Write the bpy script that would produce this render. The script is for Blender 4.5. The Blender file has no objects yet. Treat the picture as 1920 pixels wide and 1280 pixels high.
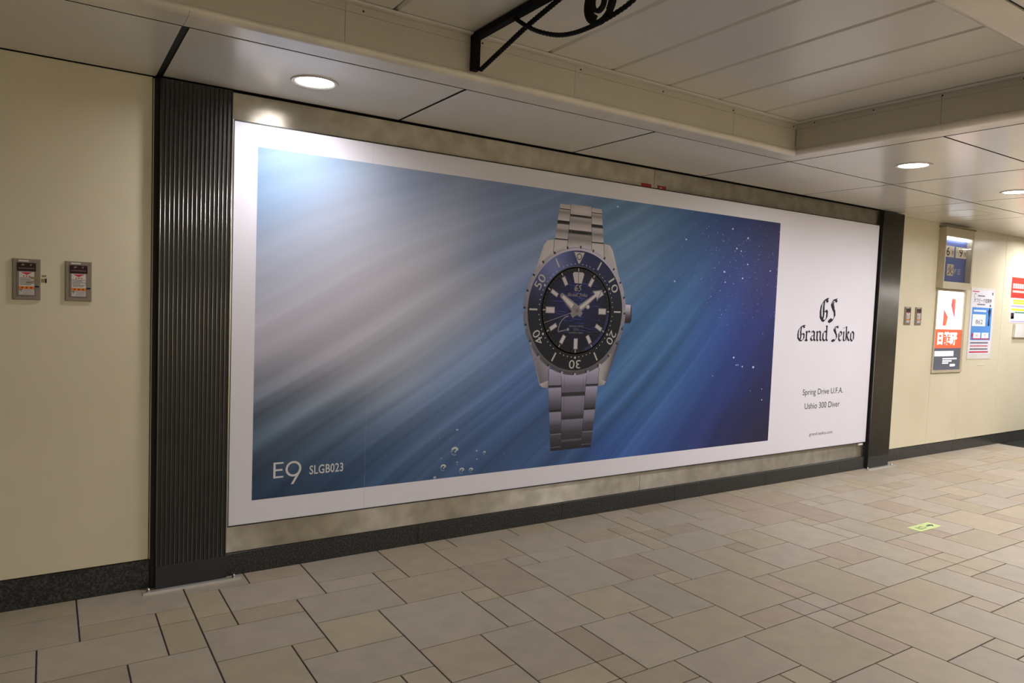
import bpy, bmesh, math, random
import numpy as np
from mathutils import Matrix, Vector

scene = bpy.context.scene
COL = scene.collection
R_ = random.Random(7)

# ------------------------------------------------------------------ camera
cam_d = bpy.data.cameras.new('camera')
cam_d.sensor_width = 36.0
cam_d.lens = 1335.53 / 1920.0 * 36.0
cam_d.clip_start = 0.05
cam = bpy.data.objects.new('camera', cam_d)
COL.objects.link(cam)
rt = Vector((0.83737209, -0.54528828, 0.03832324))
dn = Vector((0.00162323, -0.06762699, -0.99770935))
fw = Vector((0.5466309, 0.83551618, -0.05574383))
cm = Matrix.Identity(4)
for i in range(3):
    cm[i][0] = rt[i]; cm[i][1] = -dn[i]; cm[i][2] = -fw[i]
cm[0][3], cm[1][3], cm[2][3] = 0.0, -3.8693, 1.5
cam.matrix_world = cm
scene.camera = cam

# ------------------------------------------------------------------ world, exposure
w = bpy.data.worlds.new('world'); scene.world = w
w.use_nodes = True
w.node_tree.nodes['Background'].inputs[0].default_value = (0.9, 0.85, 0.8, 1)
w.node_tree.nodes['Background'].inputs[1].default_value = 0.02
vs = scene.view_settings
vs.view_transform = 'Standard'; vs.look = 'None'; vs.gamma = 1.0; vs.use_curve_mapping = False
vs.exposure = 0.0
scene.cycles.use_denoising = True
scene.cycles.max_bounces = 8
scene.cycles.sample_clamp_indirect = 6.0

LAMP_COL = (1.0, 0.963, 1.0)
# downlight positions: X, Y, watts, beam spread in degrees
DOWNLIGHTS = [
    (1.075, -0.41, 10.5, 165), (4.865, -1.265, 15.5, 170), (6.40, -1.265, 17, 170),
    (7.95, -1.265, 17, 170), (9.95, -0.45, 20, 170), (9.50, -1.265, 20, 170), (11.2, -1.265, 20, 170),
    (4.865, -3.15, 12, 170), (6.40, -3.15, 14, 170), (8.6, -3.15, 20, 170), (10.8, -3.15, 20, 170),  # unseen row, added for general light on this side of the coffer
    (1.0, -5.4, 5, 175), (4.0, -5.4, 13, 175), (7.0, -5.4, 18, 175),  # unseen row, added to light the billboard wall from behind the viewer
    (-4.0, -7.7, 26, 175), (-1.0, -7.7, 32, 175), (2.0, -7.7, 68, 175), (5.0, -7.7, 62, 175), (8.0, -7.7, 50, 175), (11.0, -7.7, 50, 175),  # unseen row, added to brighten the back wall for bounced light
]

# ------------------------------------------------------------------ helpers
def S(r, g, b):
    def f(c):
        c = c / 255.0
        return c / 12.92 if c <= 0.04045 else ((c + 0.055) / 1.055) ** 2.4
    return (f(r), f(g), f(b))

def tag(o, label=None, cat=None, group=None, kind=None):
    if label: o['label'] = label
    if cat: o['category'] = cat
    if group: o['group'] = group
    if kind: o['kind'] = kind
    return o

BASE = {}
def base_of(p):
    return BASE.get(p.name, Vector((0, 0, 0))) if p else Vector((0, 0, 0))

def thing(name, loc, label, cat, group=None, parent=None):
    o = bpy.data.objects.new(name, None)
    o.empty_display_size = 0.1
    COL.objects.link(o)
    l = Vector(loc)
    o.location = l - base_of(parent)
    if parent: o.parent = parent
    BASE[o.name] = l
    return tag(o, label, cat, group)

class MB:
    def __init__(self):
        self.v = []; self.f = []; self.c = []; self.smooth = False
    def poly(self, pts, col=(1, 1, 1)):
        n = len(self.v)
        self.v += [tuple(p) for p in pts]
        if isinstance(col, list): self.c += [tuple(k) for k in col]
        else: self.c += [tuple(col)] * len(pts)
        self.f.append(tuple(range(n, n + len(pts))))
    def box(self, x0, x1, y0, y1, z0, z1, col=(1, 1, 1)):
        n = len(self.v)
        self.v += [(x0, y0, z0), (x1, y0, z0), (x1, y1, z0), (x0, y1, z0), (x0, y0, z1), (x1, y0, z1), (x1, y1, z1), (x0, y1, z1)]
        self.c += [tuple(col)] * 8
        for q in ((0, 3, 2, 1), (4, 5, 6, 7), (0, 1, 5, 4), (1, 2, 6, 5), (2, 3, 7, 6), (3, 0, 4, 7)):
            self.f.append(tuple(n + i for i in q))
    def bbox(self, x0, x1, y0, y1, z0, z1, b, col=(1, 1, 1)):
        # box with a chamfer b round the face that looks at -Y
        n = len(self.v)
        self.v += [(x0, y1, z0), (x1, y1, z0), (x1, y1, z1), (x0, y1, z1),
                   (x0, y0 + b, z0), (x1, y0 + b, z0), (x1, y0 + b, z1), (x0, y0 + b, z1),
                   (x0 + b, y0, z0 + b), (x1 - b, y0, z0 + b), (x1 - b, y0, z1 - b), (x0 + b, y0, z1 - b)]
        self.c += [tuple(col)] * 12
        for a in (0, 4):
            for i in range(4):
                j = (i + 1) % 4
                self.f.append((n + a + i, n + a + j, n + a + 4 + j, n + a + 4 + i))
        self.f.append((n + 8, n + 9, n + 10, n + 11)); self.f.append((n + 3, n + 2, n + 1, n + 0))
    def tube(self, path, r, seg=8, closed=False, flat=None):
        # swept round bar, radius r (number or list)
        P = [Vector(p) for p in path]; m = len(P); n0 = len(self.v)
        for i, p in enumerate(P):
            a = P[i - 1] if (i > 0 or closed) else P[i]
            b = P[(i + 1) % m] if (i < m - 1 or closed) else P[i]
            t = (b - a).normalized()
            u = t.cross(Vector((1, 0, 0)))
            if u.length < 1e-4: u = t.cross(Vector((0, 1, 0)))
            u.normalize(); k = t.cross(u).normalized()
            rr = r[i] if isinstance(r, (list, tuple)) else r
            for s in range(seg):
                a_ = 2 * math.pi * s / seg
                q = p + u * math.cos(a_) * rr + k * math.sin(a_) * rr * (flat or 1.0)
                self.v.append(tuple(q)); self.c.append((1, 1, 1))
        for i in range(m if closed else m - 1):
            j = (i + 1) % m
            for s in range(seg):
                t_ = (s + 1) % seg
                self.f.append((n0 + i * seg + s, n0 + i * seg + t_, n0 + j * seg + t_, n0 + j * seg + s))
        if not closed:
            self.f.append(tuple(n0 + s for s in reversed(range(seg))))
            self.f.append(tuple(n0 + (m - 1) * seg + s for s in range(seg)))
    def lathe(self, prof, c, seg=32):
        # prof: list of (radius, z) about the vertical axis through c
        n0 = len(self.v); m = len(prof)
        for r, z in prof:
            for s in range(seg):
                a = 2 * math.pi * s / seg
                self.v.append((c[0] + r * math.cos(a), c[1] + r * math.sin(a), c[2] + z)); self.c.append((1, 1, 1))
        for i in range(m - 1):
            for s in range(seg):
                t = (s + 1) % seg
                self.f.append((n0 + i * seg + s, n0 + i * seg + t, n0 + (i + 1) * seg + t, n0 + (i + 1) * seg + s))
    def mesh(self, name, off=Vector((0, 0, 0)), fix=False):
        me = bpy.data.meshes.new(name)
        me.from_pydata([(x - off.x, y - off.y, z - off.z) for x, y, z in self.v], [], self.f)
        ca = me.color_attributes.new('ink', 'FLOAT_COLOR', 'POINT')
        arr = np.ones((len(self.v), 4), dtype=np.float32); arr[:, :3] = np.array(self.c, dtype=np.float32).reshape(-1, 3)
        ca.data.foreach_set('color', arr.ravel())
        if self.smooth:
            me.polygons.foreach_set('use_smooth', [True] * len(me.polygons))
        if fix:
            bm = bmesh.new(); bm.from_mesh(me); bmesh.ops.recalc_face_normals(bm, faces=bm.faces); bm.to_mesh(me); bm.free()
        me.update()
        return me
    def build(self, name, mat, parent=None, fix=False):
        me = self.mesh(name, base_of(parent), fix)
        me.materials.append(mat)
        o = bpy.data.objects.new(name, me)
        COL.objects.link(o)
        if parent:
            o.parent = parent
            BASE[o.name] = base_of(parent)
        return o

def part_box(name, mat, parent, x0, x1, y0, y1, z0, z1, bev=0.0):
    m = MB()
    if bev: m.bbox(x0, x1, y0, y1, z0, z1, bev)
    else: m.box(x0, x1, y0, y1, z0, z1)
    return m.build(name, mat, parent)

# ------------------------------------------------------------------ materials
def nodes(name):
    m = bpy.data.materials.new(name); m.use_nodes = True
    nt = m.node_tree; b = nt.nodes['Principled BSDF']
    return m, nt, b

def mix_noise(nt, b, c1, c2, scale, detail=4, stretch=(1, 1, 1), lo=0.35, hi=0.65, rand=0.0, rough=None):
    tc = nt.nodes.new('ShaderNodeNewGeometry')
    mp = nt.nodes.new('ShaderNodeMapping'); mp.inputs['Scale'].default_value = stretch
    nt.links.new(tc.outputs['Position'], mp.inputs['Vector'])
    n = nt.nodes.new('ShaderNodeTexNoise'); n.inputs['Scale'].default_value = scale; n.inputs['Detail'].default_value = detail
    nt.links.new(mp.outputs[0], n.inputs['Vector'])
    r = nt.nodes.new('ShaderNodeValToRGB')
    r.color_ramp.elements[0].position = lo; r.color_ramp.elements[1].position = hi
    r.color_ramp.elements[0].color = (*c1, 1); r.color_ramp.elements[1].color = (*c2, 1)
    nt.links.new(n.outputs[0], r.inputs[0])
    out = r.outputs[0]
    if rand:
        oi = nt.nodes.new('ShaderNodeObjectInfo')
        h = nt.nodes.new('ShaderNodeHueSaturation')
        mr = nt.nodes.new('ShaderNodeMapRange'); mr.inputs[3].default_value = 1 - rand; mr.inputs[4].default_value = 1 + rand
        nt.links.new(oi.outputs['Random'], mr.inputs[0]); nt.links.new(mr.outputs[0], h.inputs['Value'])
        nt.links.new(out, h.inputs['Color']); out = h.outputs[0]
    nt.links.new(out, b.inputs['Base Color'])
    return n, mp, out

def plain(name, col, rough=0.5, metal=0.0, spec=0.5, var=0.06, scale=6.0):
    m, nt, b = nodes(name)
    c1 = tuple(k * (1 - var) for k in col); c2 = tuple(min(1, k * (1 + var)) for k in col)
    mix_noise(nt, b, c1, c2, scale)
    b.inputs['Roughness'].default_value = rough; b.inputs['Metallic'].default_value = metal
    b.inputs['Specular IOR Level'].default_value = spec
    return m

def bump(nt, b, scale, strength, dist, stretch=(1, 1, 1), detail=3):
    tc = nt.nodes.new('ShaderNodeNewGeometry')
    mp = nt.nodes.new('ShaderNodeMapping'); mp.inputs['Scale'].default_value = stretch
    nt.links.new(tc.outputs['Position'], mp.inputs['Vector'])
    n = nt.nodes.new('ShaderNodeTexNoise'); n.inputs['Scale'].default_value = scale; n.inputs['Detail'].default_value = detail
    nt.links.new(mp.outputs[0], n.inputs['Vector'])
    bu = nt.nodes.new('ShaderNodeBump'); bu.inputs['Strength'].default_value = strength; bu.inputs['Distance'].default_value = dist
    nt.links.new(n.outputs[0], bu.inputs['Height']); nt.links.new(bu.outputs[0], b.inputs['Normal'])

def emit(name, col, strength):
    m, nt, b = nodes(name)
    b.inputs['Base Color'].default_value = (*col, 1); b.inputs['Roughness'].default_value = 0.4
    b.inputs['Emission Color'].default_value = (*col, 1); b.inputs['Emission Strength'].default_value = strength
    return m

M = {}
# cream enamelled wall panels
m, nt, b = nodes('cream_panel'); mix_noise(nt, b, (0.675, 0.62, 0.455), (0.715, 0.66, 0.49), 1.6, 5)
b.inputs['Roughness'].default_value = 0.32; b.inputs['Specular IOR Level'].default_value = 0.4; M['cream'] = m
# ceiling: painted metal, semi-gloss
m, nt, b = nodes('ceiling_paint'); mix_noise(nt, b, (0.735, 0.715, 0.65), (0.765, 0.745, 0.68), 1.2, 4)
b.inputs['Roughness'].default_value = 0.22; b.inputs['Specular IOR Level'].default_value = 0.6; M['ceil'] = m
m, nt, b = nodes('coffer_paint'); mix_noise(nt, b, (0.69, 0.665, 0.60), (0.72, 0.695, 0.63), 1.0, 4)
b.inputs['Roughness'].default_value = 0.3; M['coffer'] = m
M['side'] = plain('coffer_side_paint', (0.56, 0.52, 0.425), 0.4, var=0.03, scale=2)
M['mould'] = plain('moulding_paint', (0.76, 0.71, 0.61), 0.28, spec=0.55)
# brushed stainless steel, dull, stained
m, nt, b = nodes('brushed_steel'); mix_noise(nt, b, (0.36, 0.333, 0.275), (0.48, 0.447, 0.375), 9.0, 10, (1, 1, 1.0))
b.inputs['Metallic'].default_value = 0.95; b.inputs['Roughness'].default_value = 0.42
b.inputs['Anisotropic'].default_value = 1.0; b.inputs['Anisotropic Rotation'].default_value = 0.25; M['steel'] = m
M['chrome'] = plain('bright_steel', (0.62, 0.60, 0.56), 0.22, 1.0)
# granite
m, nt, b = nodes('black_granite'); mix_noise(nt, b, (0.010, 0.0115, 0.011), (0.075, 0.082, 0.078), 110, 3, lo=0.45, hi=0.75)
b.inputs['Roughness'].default_value = 0.3; M['granite'] = m
M['dark_stone'] = plain('dark_polished_stone', (0.035, 0.037, 0.036), 0.12, var=0.2, scale=30)
# floor stone tiles
def stone(name, c):
    m, nt, b = nodes(name)
    mix_noise(nt, b, tuple(k * 0.945 for k in c), tuple(k * 1.05 for k in c), 9.0, 6, rand=0.06)
    b.inputs['Roughness'].default_value = 0.46; b.inputs['Specular IOR Level'].default_value = 0.35
    bump(nt, b, 60, 0.08, 0.002); return m
M['tileG'] = stone('grey_sandstone', (0.412, 0.360, 0.283))
M['tileY'] = stone('yellow_sandstone', (0.412, 0.352, 0.250))
M['tileP'] = stone('pink_sandstone', (0.395, 0.324, 0.243))
M['grout'] = plain('dark_grout', (0.035, 0.027, 0.028), 0.8)
M['black_gap'] = plain('black_gap', (0.008, 0.008, 0.008), 0.7)
M['rib'] = plain('dark_steel_rib', (0.30, 0.29, 0.25), 0.30, 1.0)
M['ribback'] = plain('dark_panel', (0.020, 0.020, 0.019), 0.42, spec=0.4)
M['plinth'] = plain('plinth_black', (0.020, 0.021, 0.022), 0.4)
M['iron'] = plain('black_wrought_iron', (0.004, 0.004, 0.0038), 0.65, spec=0.15)
m, nt, b = nodes('poster_paper'); mix_noise(nt, b, (0.765, 0.755, 0.83), (0.78, 0.77, 0.845), 2.0)
b.inputs['Roughness'].default_value = 0.5; b.inputs['Specular IOR Level'].default_value = 0.25; M['paper'] = m
m, nt, b = nodes('printed_ink')
a = nt.nodes.new('ShaderNodeAttribute'); a.attribute_name = 'ink'; nt.links.new(a.outputs['Color'], b.inputs['Base Color'])
b.inputs['Roughness'].default_value = 0.5; b.inputs['Specular IOR Level'].default_value = 0.25; M['ink'] = m
m, nt, b = nodes('backlit_ink')
a = nt.nodes.new('ShaderNodeAttribute'); a.attribute_name = 'ink'; nt.links.new(a.outputs['Color'], b.inputs['Base Color'])
nt.links.new(a.outputs['Color'], b.inputs['Emission Color']); b.inputs['Emission Strength'].default_value = 1.5; M['backlit'] = m
M['seam'] = plain('sheet_seam_grey', (0.40, 0.40, 0.42), 0.6)
M['rail'] = plain('aluminium_rail', (0.66, 0.65, 0.62), 0.42, 0.6)
M['frame_dark'] = plain('frame_dark', (0.02, 0.02, 0.018), 0.35, 0.5)
M['lens'] = emit('lamp_lens', (1.0, 0.96, 0.90), 14.0)
M['tubelight'] = emit('tube_lamp', (0.92, 0.97, 1.0), 9.0)
M['trim'] = plain('lamp_trim', (0.62, 0.58, 0.52), 0.3, 0.3)
M['plate'] = plain('grey_cover_plate', (0.235, 0.195, 0.155), 0.45)
M['plate_in'] = plain('grey_cover_inner', (0.20, 0.165, 0.13), 0.5)
M['casebeige'] = plain('case_beige', (0.50, 0.44, 0.31), 0.4)
m, nt, b = nodes('pane_glass'); b.inputs['Base Color'].default_value = (1, 1, 1, 1); b.inputs['Roughness'].default_value = 0.02
b.inputs['Transmission Weight'].default_value = 1.0; b.inputs['IOR'].default_value = 1.3; M['glass'] = m
m, nt, b = nodes('clear_pocket'); b.inputs['Base Color'].default_value = (0.95, 0.95, 0.93, 1); b.inputs['Roughness'].default_value = 0.15
b.inputs['Alpha'].default_value = 0.25; M['pocket'] = m
M['white_plastic'] = plain('white_plastic', (0.72, 0.70, 0.65), 0.4)

# ------------------------------------------------------------------ 2D print helpers (layers lying on a wall face that looks at -Y)
class Print:
    def __init__(self, y, step=0.0): self.m = MB(); self.y = y; self.step = step
    def poly(self, pts, col):
        if isinstance(col, list): pass
        a = 0.0
        for i in range(len(pts)):
            x0, z0 = pts[i]; x1, z1 = pts[(i + 1) % len(pts)]; a += x0 * z1 - x1 * z0
        if a < 0:
            pts = pts[::-1]
            if isinstance(col, list): col = col[::-1]
        self.m.poly([(x, self.y, z) for x, z in pts], col)
        self.y -= self.step
    def rect(self, x0, x1, z0, z1, col, col_top=None):
        c = col if col_top is None else [col, col, col_top, col_top]
        self.poly([(x0, z0), (x1, z0), (x1, z1), (x0, z1)], c)
    def disc(self, x, z, r, col, seg=20, rz=None):
        rz = rz or r
        self.poly([(x + r * math.cos(2 * math.pi * i / seg), z + rz * math.sin(2 * math.pi * i / seg)) for i in range(seg)], col)
    def ring(self, x, z, r0, r1, colf, seg=96, a0=0.0, a1=2 * math.pi):
        for i in range(seg):
            t0 = a0 + (a1 - a0) * i / seg; t1 = a0 + (a1 - a0) * (i + 1) / seg
            k0 = colf(t0) if callable(colf) else colf; k1 = colf(t1) if callable(colf) else colf
            P = [(x + r0 * math.cos(t0), z + r0 * math.sin(t0)), (x + r1 * math.cos(t0), z + r1 * math.sin(t0)),
                 (x + r1 * math.cos(t1), z + r1 * math.sin(t1)), (x + r0 * math.cos(t1), z + r0 * math.sin(t1))]
            self.poly(P, [k0, k0, k1, k1])
    def line(self, a, b_, w, col):
        d = Vector((b_[0] - a[0], b_[1] - a[1])).normalized(); n = Vector((-d.y, d.x)) * w / 2
        self.poly([(a[0] + n.x, a[1] + n.y), (a[0] - n.x, a[1] - n.y), (b_[0] - n.x, b_[1] - n.y), (b_[0] + n.x, b_[1] + n.y)], col)
    def path(self, pts, w, col):
        for i in range(len(pts) - 1): self.line(pts[i], pts[i + 1], w, col)
    def nib(self, pts, vx, vz, col):
        for i in range(len(pts) - 1):
            (x0, z0), (x1, z1) = pts[i], pts[i + 1]
            self.poly([(x0 - vx, z0 - vz), (x0 + vx, z0 + vz), (x1 + vx, z1 + vz), (x1 - vx, z1 - vz)], col)
    def text(self, body, x0, x1, z0, z1, col, rot=None, bold=0.0, space=1.0):
        # lettering fitted into the box x0..x1, z0..z1; rot = (cx, cz, angle) turns it afterwards
        cu = bpy.data.curves.new('lettering_curve', 'FONT'); cu.body = body; cu.offset = bold; cu.space_character = space; cu.resolution_u = 4
        ob = bpy.data.objects.new('lettering_curve', cu); COL.objects.link(ob)
        dg = bpy.context.evaluated_depsgraph_get()
        me = bpy.data.meshes.new_from_object(ob.evaluated_get(dg))
        n = len(me.vertices)
        if n:
            co = np.zeros(n * 3, dtype=np.float64); me.vertices.foreach_get('co', co); co = co.reshape(-1, 3)
            lo = co.min(0); hi = co.max(0)
            sx = (x1 - x0) / max(1e-6, hi[0] - lo[0]); sz = (z1 - z0) / max(1e-6, hi[1] - lo[1])
            X = x0 + (co[:, 0] - lo[0]) * sx; Z = z0 + (co[:, 1] - lo[1]) * sz
            if rot:
                cx, cz, an = rot; c_, s_ = math.cos(an), math.sin(an)
                dx, dz = X - cx, Z - cz
                X = cx + dx * c_ - dz * s_; Z = cz + dx * s_ + dz * c_
            k = len(self.m.v)
            self.m.v += [(float(X[i]), self.y, float(Z[i])) for i in range(n)]
            self.m.c += [tuple(col)] * n
            for p in me.polygons: self.m.f.append(tuple(k + i for i in p.vertices))
        bpy.data.objects.remove(ob); bpy.data.curves.remove(cu); bpy.data.meshes.remove(me)
    def build(self, name, parent, mat=None):
        return self.m.build(name, mat or M['ink'], parent)

# ================================================================== SETTING
CZ = 2.515                      # ceiling height
# ---- floor: grout bed + stone tiles on a 15 cm grid, pattern repeats every 18 modules along the wall
floor_bed = MB(); floor_bed.box(-6, 9.73, -8.5, 0.14, -0.12, -0.004)
floor_o = tag(floor_bed.build('floor', M['grout']), 'dark grout bed of the stone tiled concourse floor', None, None, 'structure')
part_box('dark_floor_slab', M['dark_stone'], floor_o, 9.735, 15.0, -8.5, 0.14, -0.12, 0.0)
GX, GM, GY = 0.118, 0.1519, 0.1496
PAT = '''0 3 0 2 G;3 5 0 1 G;5 7 0 1 P;7 10 0 2 G;10 12 0 3 P;12 13 0 1 Y;13 16 0 1 G;16 18 0 1 Y;0 2 2 3 P;2 3 2 3 Y;3 4 1 3 Y;4 7 1 3 G
7 9 2 3 G;9 10 2 3 Y;12 15 1 3 P;15 18 1 3 G;17 20 3 5 G;2 3 3 5 Y;3 4 3 4 Y;4 6 3 4 P;6 9 3 5 G;9 12 3 5 P;12 14 3 6 P;14 15 3 4 G;15 17 3 4 G
3 6 4 6 G;14 17 4 7 G;17 19 5 7 P;1 3 5 8 G;3 5 6 9 Y;5 6 6 7 P;6 8 5 7 Y;8 11 5 8 G;11 12 5 6 Y;11 12 6 8 G;12 14 6 9 G;5 8 7 9 G;0 1 7 8 Y
16 18 7 10 G;14 16 7 9 Y;15 16 9 10 P;13 15 9 12 G;12 13 9 11 P;10 12 8 11 G;8 10 8 10 P;7 8 9 10 Y;0 3 8 11 Y;3 4 9 11 P;4 7 9 12 Y;0 2 11 12 P
2 3 11 12 G;3 4 11 12 G;3 4 12 13 G;2 3 12 13 G;15 18 10 12 Y;17 20 12 15 Y;14 17 12 14 G;16 17 14 15 Y;14 16 14 16 P;12 13 11 12 Y;12 14 12 13 Y
10 12 11 12 Y;7 10 10 12 G;9 11 12 15 G;6 9 12 14 Y;4 6 12 13 P;3 6 13 16 Y;2 3 13 15 P;8 9 14 15 P;6 8 14 17 G;11 12 12 13 Y;12 14 13 15 G;11 12 13 16 P
8 10 15 17 Y;10 11 15 16 G;5 6 16 17 Y;3 5 16 18 G;1 3 15 18 Y;17 19 15 18 G'''
pat = [tuple(t.split()) for ln in PAT.split('\n') for t in ln.split(';')]
pat = [(int(a), int(b_), int(c), int(d), k) for a, b_, c, d, k in pat]
occ = {}
tiles = []
N0, N1, MMAX = -40, 63, 56
for per in range(-3, 5):
    for a, b_, c, d, k in pat:
        a2, b2 = a + 18 * per, b_ + 18 * per
        if b2 <= N0 or a2 >= N1 + 1: continue
        cells = [(i, j) for i in range(a2, b2) for j in range(c, d)]
        if any(q in occ for q in cells): continue
        for q in cells: occ[q] = 1
        tiles.append((max(a2, N0), min(b2, N1 + 0.3), c, d, k))
rt_ = random.Random(3)
for j in range(0, MMAX):
    for i in range(N0, N1):
        if (i, j) in occ: continue
        for ww, hh in rt_.sample([(3, 2), (2, 3), (2, 2), (3, 3), (2, 1), (1, 2), (3, 2)], 7) + [(1, 1)]:
            cells = [(i + u, j + v) for u in range(ww) for v in range(hh)]
            if all(q not in occ and q[0] < N1 and q[1] < MMAX for q in cells): break
        for q in cells: occ[q] = 1
        tiles.append((i, i + ww, j, j + hh, rt_.choice('GGGYYP')))
def tile_key(t):
    x = GX + GM * (t[0] + t[1]) / 2; y = -GY * (t[2] + t[3]) / 2
    v = Vector((x, y + 3.8693, -1.5)); zc = v.dot(fw); xc = v.dot(rt); yc = v.dot(dn)
    if zc < 0.3: return 0
    px = 960 + 1335.5 * xc / zc; py = 640 + 1335.5 * yc / zc
    vis = -120 < px < 2040 and py < 1400
    return (1e6 if vis else 1.0) * (t[1] - t[0]) * (t[3] - t[2]) / zc ** 2
tiles.sort(key=tile_key, reverse=True)
TM = {}
JT = 0.0032
rest = {'G': MB(), 'Y': MB(), 'P': MB()}
for n_, t in enumerate(tiles):
    x0 = GX + GM * t[0] + JT; x1 = GX + GM * t[1] - JT
    yb = -GY * t[2] - JT; ya = -GY * t[3] + JT
    if t[2] == 0: yb = 0.10 if x0 > 6.9 else 0.035
    if t[2] == 0 and x0 <= 6.9 < x1: yb = 0.035
    wd, dp = round(x1 - x0, 4), round(yb - ya, 4)
    if n_ < 300:
        key = (wd, dp, t[4])
        if key not in TM:
            mb = MB(); e = 0.0012
            mb.v = [(0, 0, -0.006), (wd, 0, -0.006), (wd, dp, -0.006), (0, dp, -0.006), (0, 0, -e), (wd, 0, -e), (wd, dp, -e), (0, dp, -e), (e, e, 0), (wd - e, e, 0), (wd - e, dp - e, 0), (e, dp - e, 0)]
            mb.c = [(1, 1, 1)] * 12
            mb.f = [(0, 1, 5, 4), (1, 2, 6, 5), (2, 3, 7, 6), (3, 0, 4, 7), (4, 5, 9, 8), (5, 6, 10, 9), (6, 7, 11, 10), (7, 4, 8, 11), (8, 9, 10, 11)]
            me = mb.mesh('tile'); me.materials.append(M['tile' + t[4]]); TM[key] = me
        o = bpy.data.objects.new('tile', TM[key]); COL.objects.link(o); o.parent = floor_o; o.location = (x0, ya, 0)
    else:
        rest[t[4]].box(x0, x1, ya, yb, -0.006, 0)
allr = MB(); fm = []
for k in 'GYP':
    nb = len(allr.v); allr.v += rest[k].v; allr.c += rest[k].c
    allr.f += [tuple(i + nb for i in f) for f in rest[k].f]; fm += ['GYP'.index(k)] * len(rest[k].f)
ro = allr.build('paving', M['tileG'], floor_o); ro.data.materials.append(M['tileY']); ro.data.materials.append(M['tileP'])
ro.data.polygons.foreach_set('material_index', fm); ro['kind'] = 'stuff'

# ---- walls
wall_f = MB(); wall_f.box(-6, 7.098, 0.055, 0.30, -0.1, 2.9)
wall_f = tag(wall_f.build('wall_front', M['black_gap']), 'long panelled concourse wall carrying the billboard', None, None, 'structure')
wall_r = MB(); wall_r.box(7.10, 15.0, 0.135, 0.30, -0.1, 2.9)
wall_r = tag(wall_r.build('wall_right', M['black_gap']), 'set back cream panelled wall right of the billboard', None, None, 'structure')
def cream(x0, x1, z0, z1, y): part_box('cream_panel', M['cream'], wall_r if x0 > 7 else wall_f, x0, x1, y, y + 0.035, z0, z1, 0.0025)
for x0, x1 in ((-6, -3.72), (-3.715, -1.645), (-1.64, 0.424)): cream(x0, x1, 0.149, 2.512, 0.02)
part_box('edge_strip', M['casebeige'], wall_f, 0.427, 0.4325, 0.018, 0.055, 0.149, 2.505)
for x0, x1, z0, z1 in ((7.10, 8.006, 0.128, 2.53), (8.010, 8.660, 0.128, 0.895), (8.010, 8.660, 1.838, 2.53), (8.664, 9.560, 0.128, 2.53), (9.564, 10.81, 0.128, 2.53), (10.814, 12.1, 0.128, 2.53), (12.104, 15, 0.128, 2.53)):
    cream(x0, x1, z0, z1, 0.08)
def steel(x0, x1, z0, z1): part_box('steel_panel', M['steel'], wall_f, x0, x1, 0.012, 0.055, z0, z1, 0.0008)
for x0, x1 in ((0.79, 3.7345), (3.7365, 6.70)):
    steel(x0, x1, 2.371, 2.507); steel(x0, x1, 0.121, 0.262)
wb = MB(); wb.box(-6.3, 15.3, -8.8, -8.5, -0.1, 2.9); tag(wb.build('wall_back', M['cream']), 'plain cream wall across the concourse behind the viewer', None, None, 'structure')
wl = MB(); wl.box(-6.3, -6.0, -8.8, 0.30, -0.1, 2.9); tag(wl.build('wall_left', M['cream']), 'plain cream end wall left of the picture', None, None, 'structure')
wr = MB(); wr.box(15.0, 15.3, -8.8, 0.30, -0.1, 2.9); tag(wr.build('wall_end', M['cream']), 'plain cream end wall far to the right', None, None, 'structure')
# ---- baseboards of speckled granite, in lengths
def baseboard(name, label, cuts, y, z1):
    root = tag(thing(name, (cuts[0], y, 0), None, None), label, None, None, 'structure')
    for a_, b_ in zip(cuts[:-1], cuts[1:]):
        part_box('granite_slab', M['granite'], root, a_ + 0.0008, b_ - 0.0008, y, y + 0.05, 0.0, z1, 0.0015)
baseboard('baseboard_left', 'black speckled granite baseboard under the left cream wall', [-6, -3.2, -1.95, -0.7, 0.432], 0.022, 0.145)
baseboard('baseboard_front', 'black speckled granite baseboard below the billboard', [0.79, 1.9, 3.0, 4.1, 5.2, 6.3, 6.70], 0.0, 0.119)
baseboard('baseboard_right', 'dark granite baseboard under the right cream wall', [7.10, 8.6, 9.3, 10.8, 12.3, 15], 0.078, 0.122)

# ---- ceiling
ce = MB(); ce.box(-6.3, 15.3, -8.8, 0.30, 2.80, 2.92)
ceil_o = tag(ce.build('ceiling', M['black_gap']), 'metal panelled concourse ceiling with a long recessed coffer', None, None, 'structure')
G = 0.0085
def cpanel(x0, x1, y0, y1, name='ceiling_panel'):
    m = MB(); b_ = 0.0015
    m.v = [(x0, y0, CZ + 0.006), (x1, y0, CZ + 0.006), (x1, y1, CZ + 0.006), (x0, y1, CZ + 0.006), (x0, y0, CZ + b_), (x1, y0, CZ + b_), (x1, y1, CZ + b_), (x0, y1, CZ + b_),
           (x0 + b_, y0 + b_, CZ), (x1 - b_, y0 + b_, CZ), (x1 - b_, y1 - b_, CZ), (x0 + b_, y1 - b_, CZ)]
    m.c = [(1, 1, 1)] * 12
    m.f = [(3, 2, 1, 0)[::-1], (0, 1, 5, 4), (1, 2, 6, 5), (2, 3, 7, 6), (3, 0, 4, 7), (4, 5, 9, 8), (5, 6, 10, 9), (6, 7, 11, 10), (7, 4, 8, 11), (11, 10, 9, 8)]
    o = m.build(name, M['ceil'], ceil_o); o.data.materials.append(M['black_gap'])
    for k in range(1, 5): o.data.polygons[k].material_index = 1  # panel edges blackened, the shade of a deeper gap put into their colour
    return o
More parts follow.
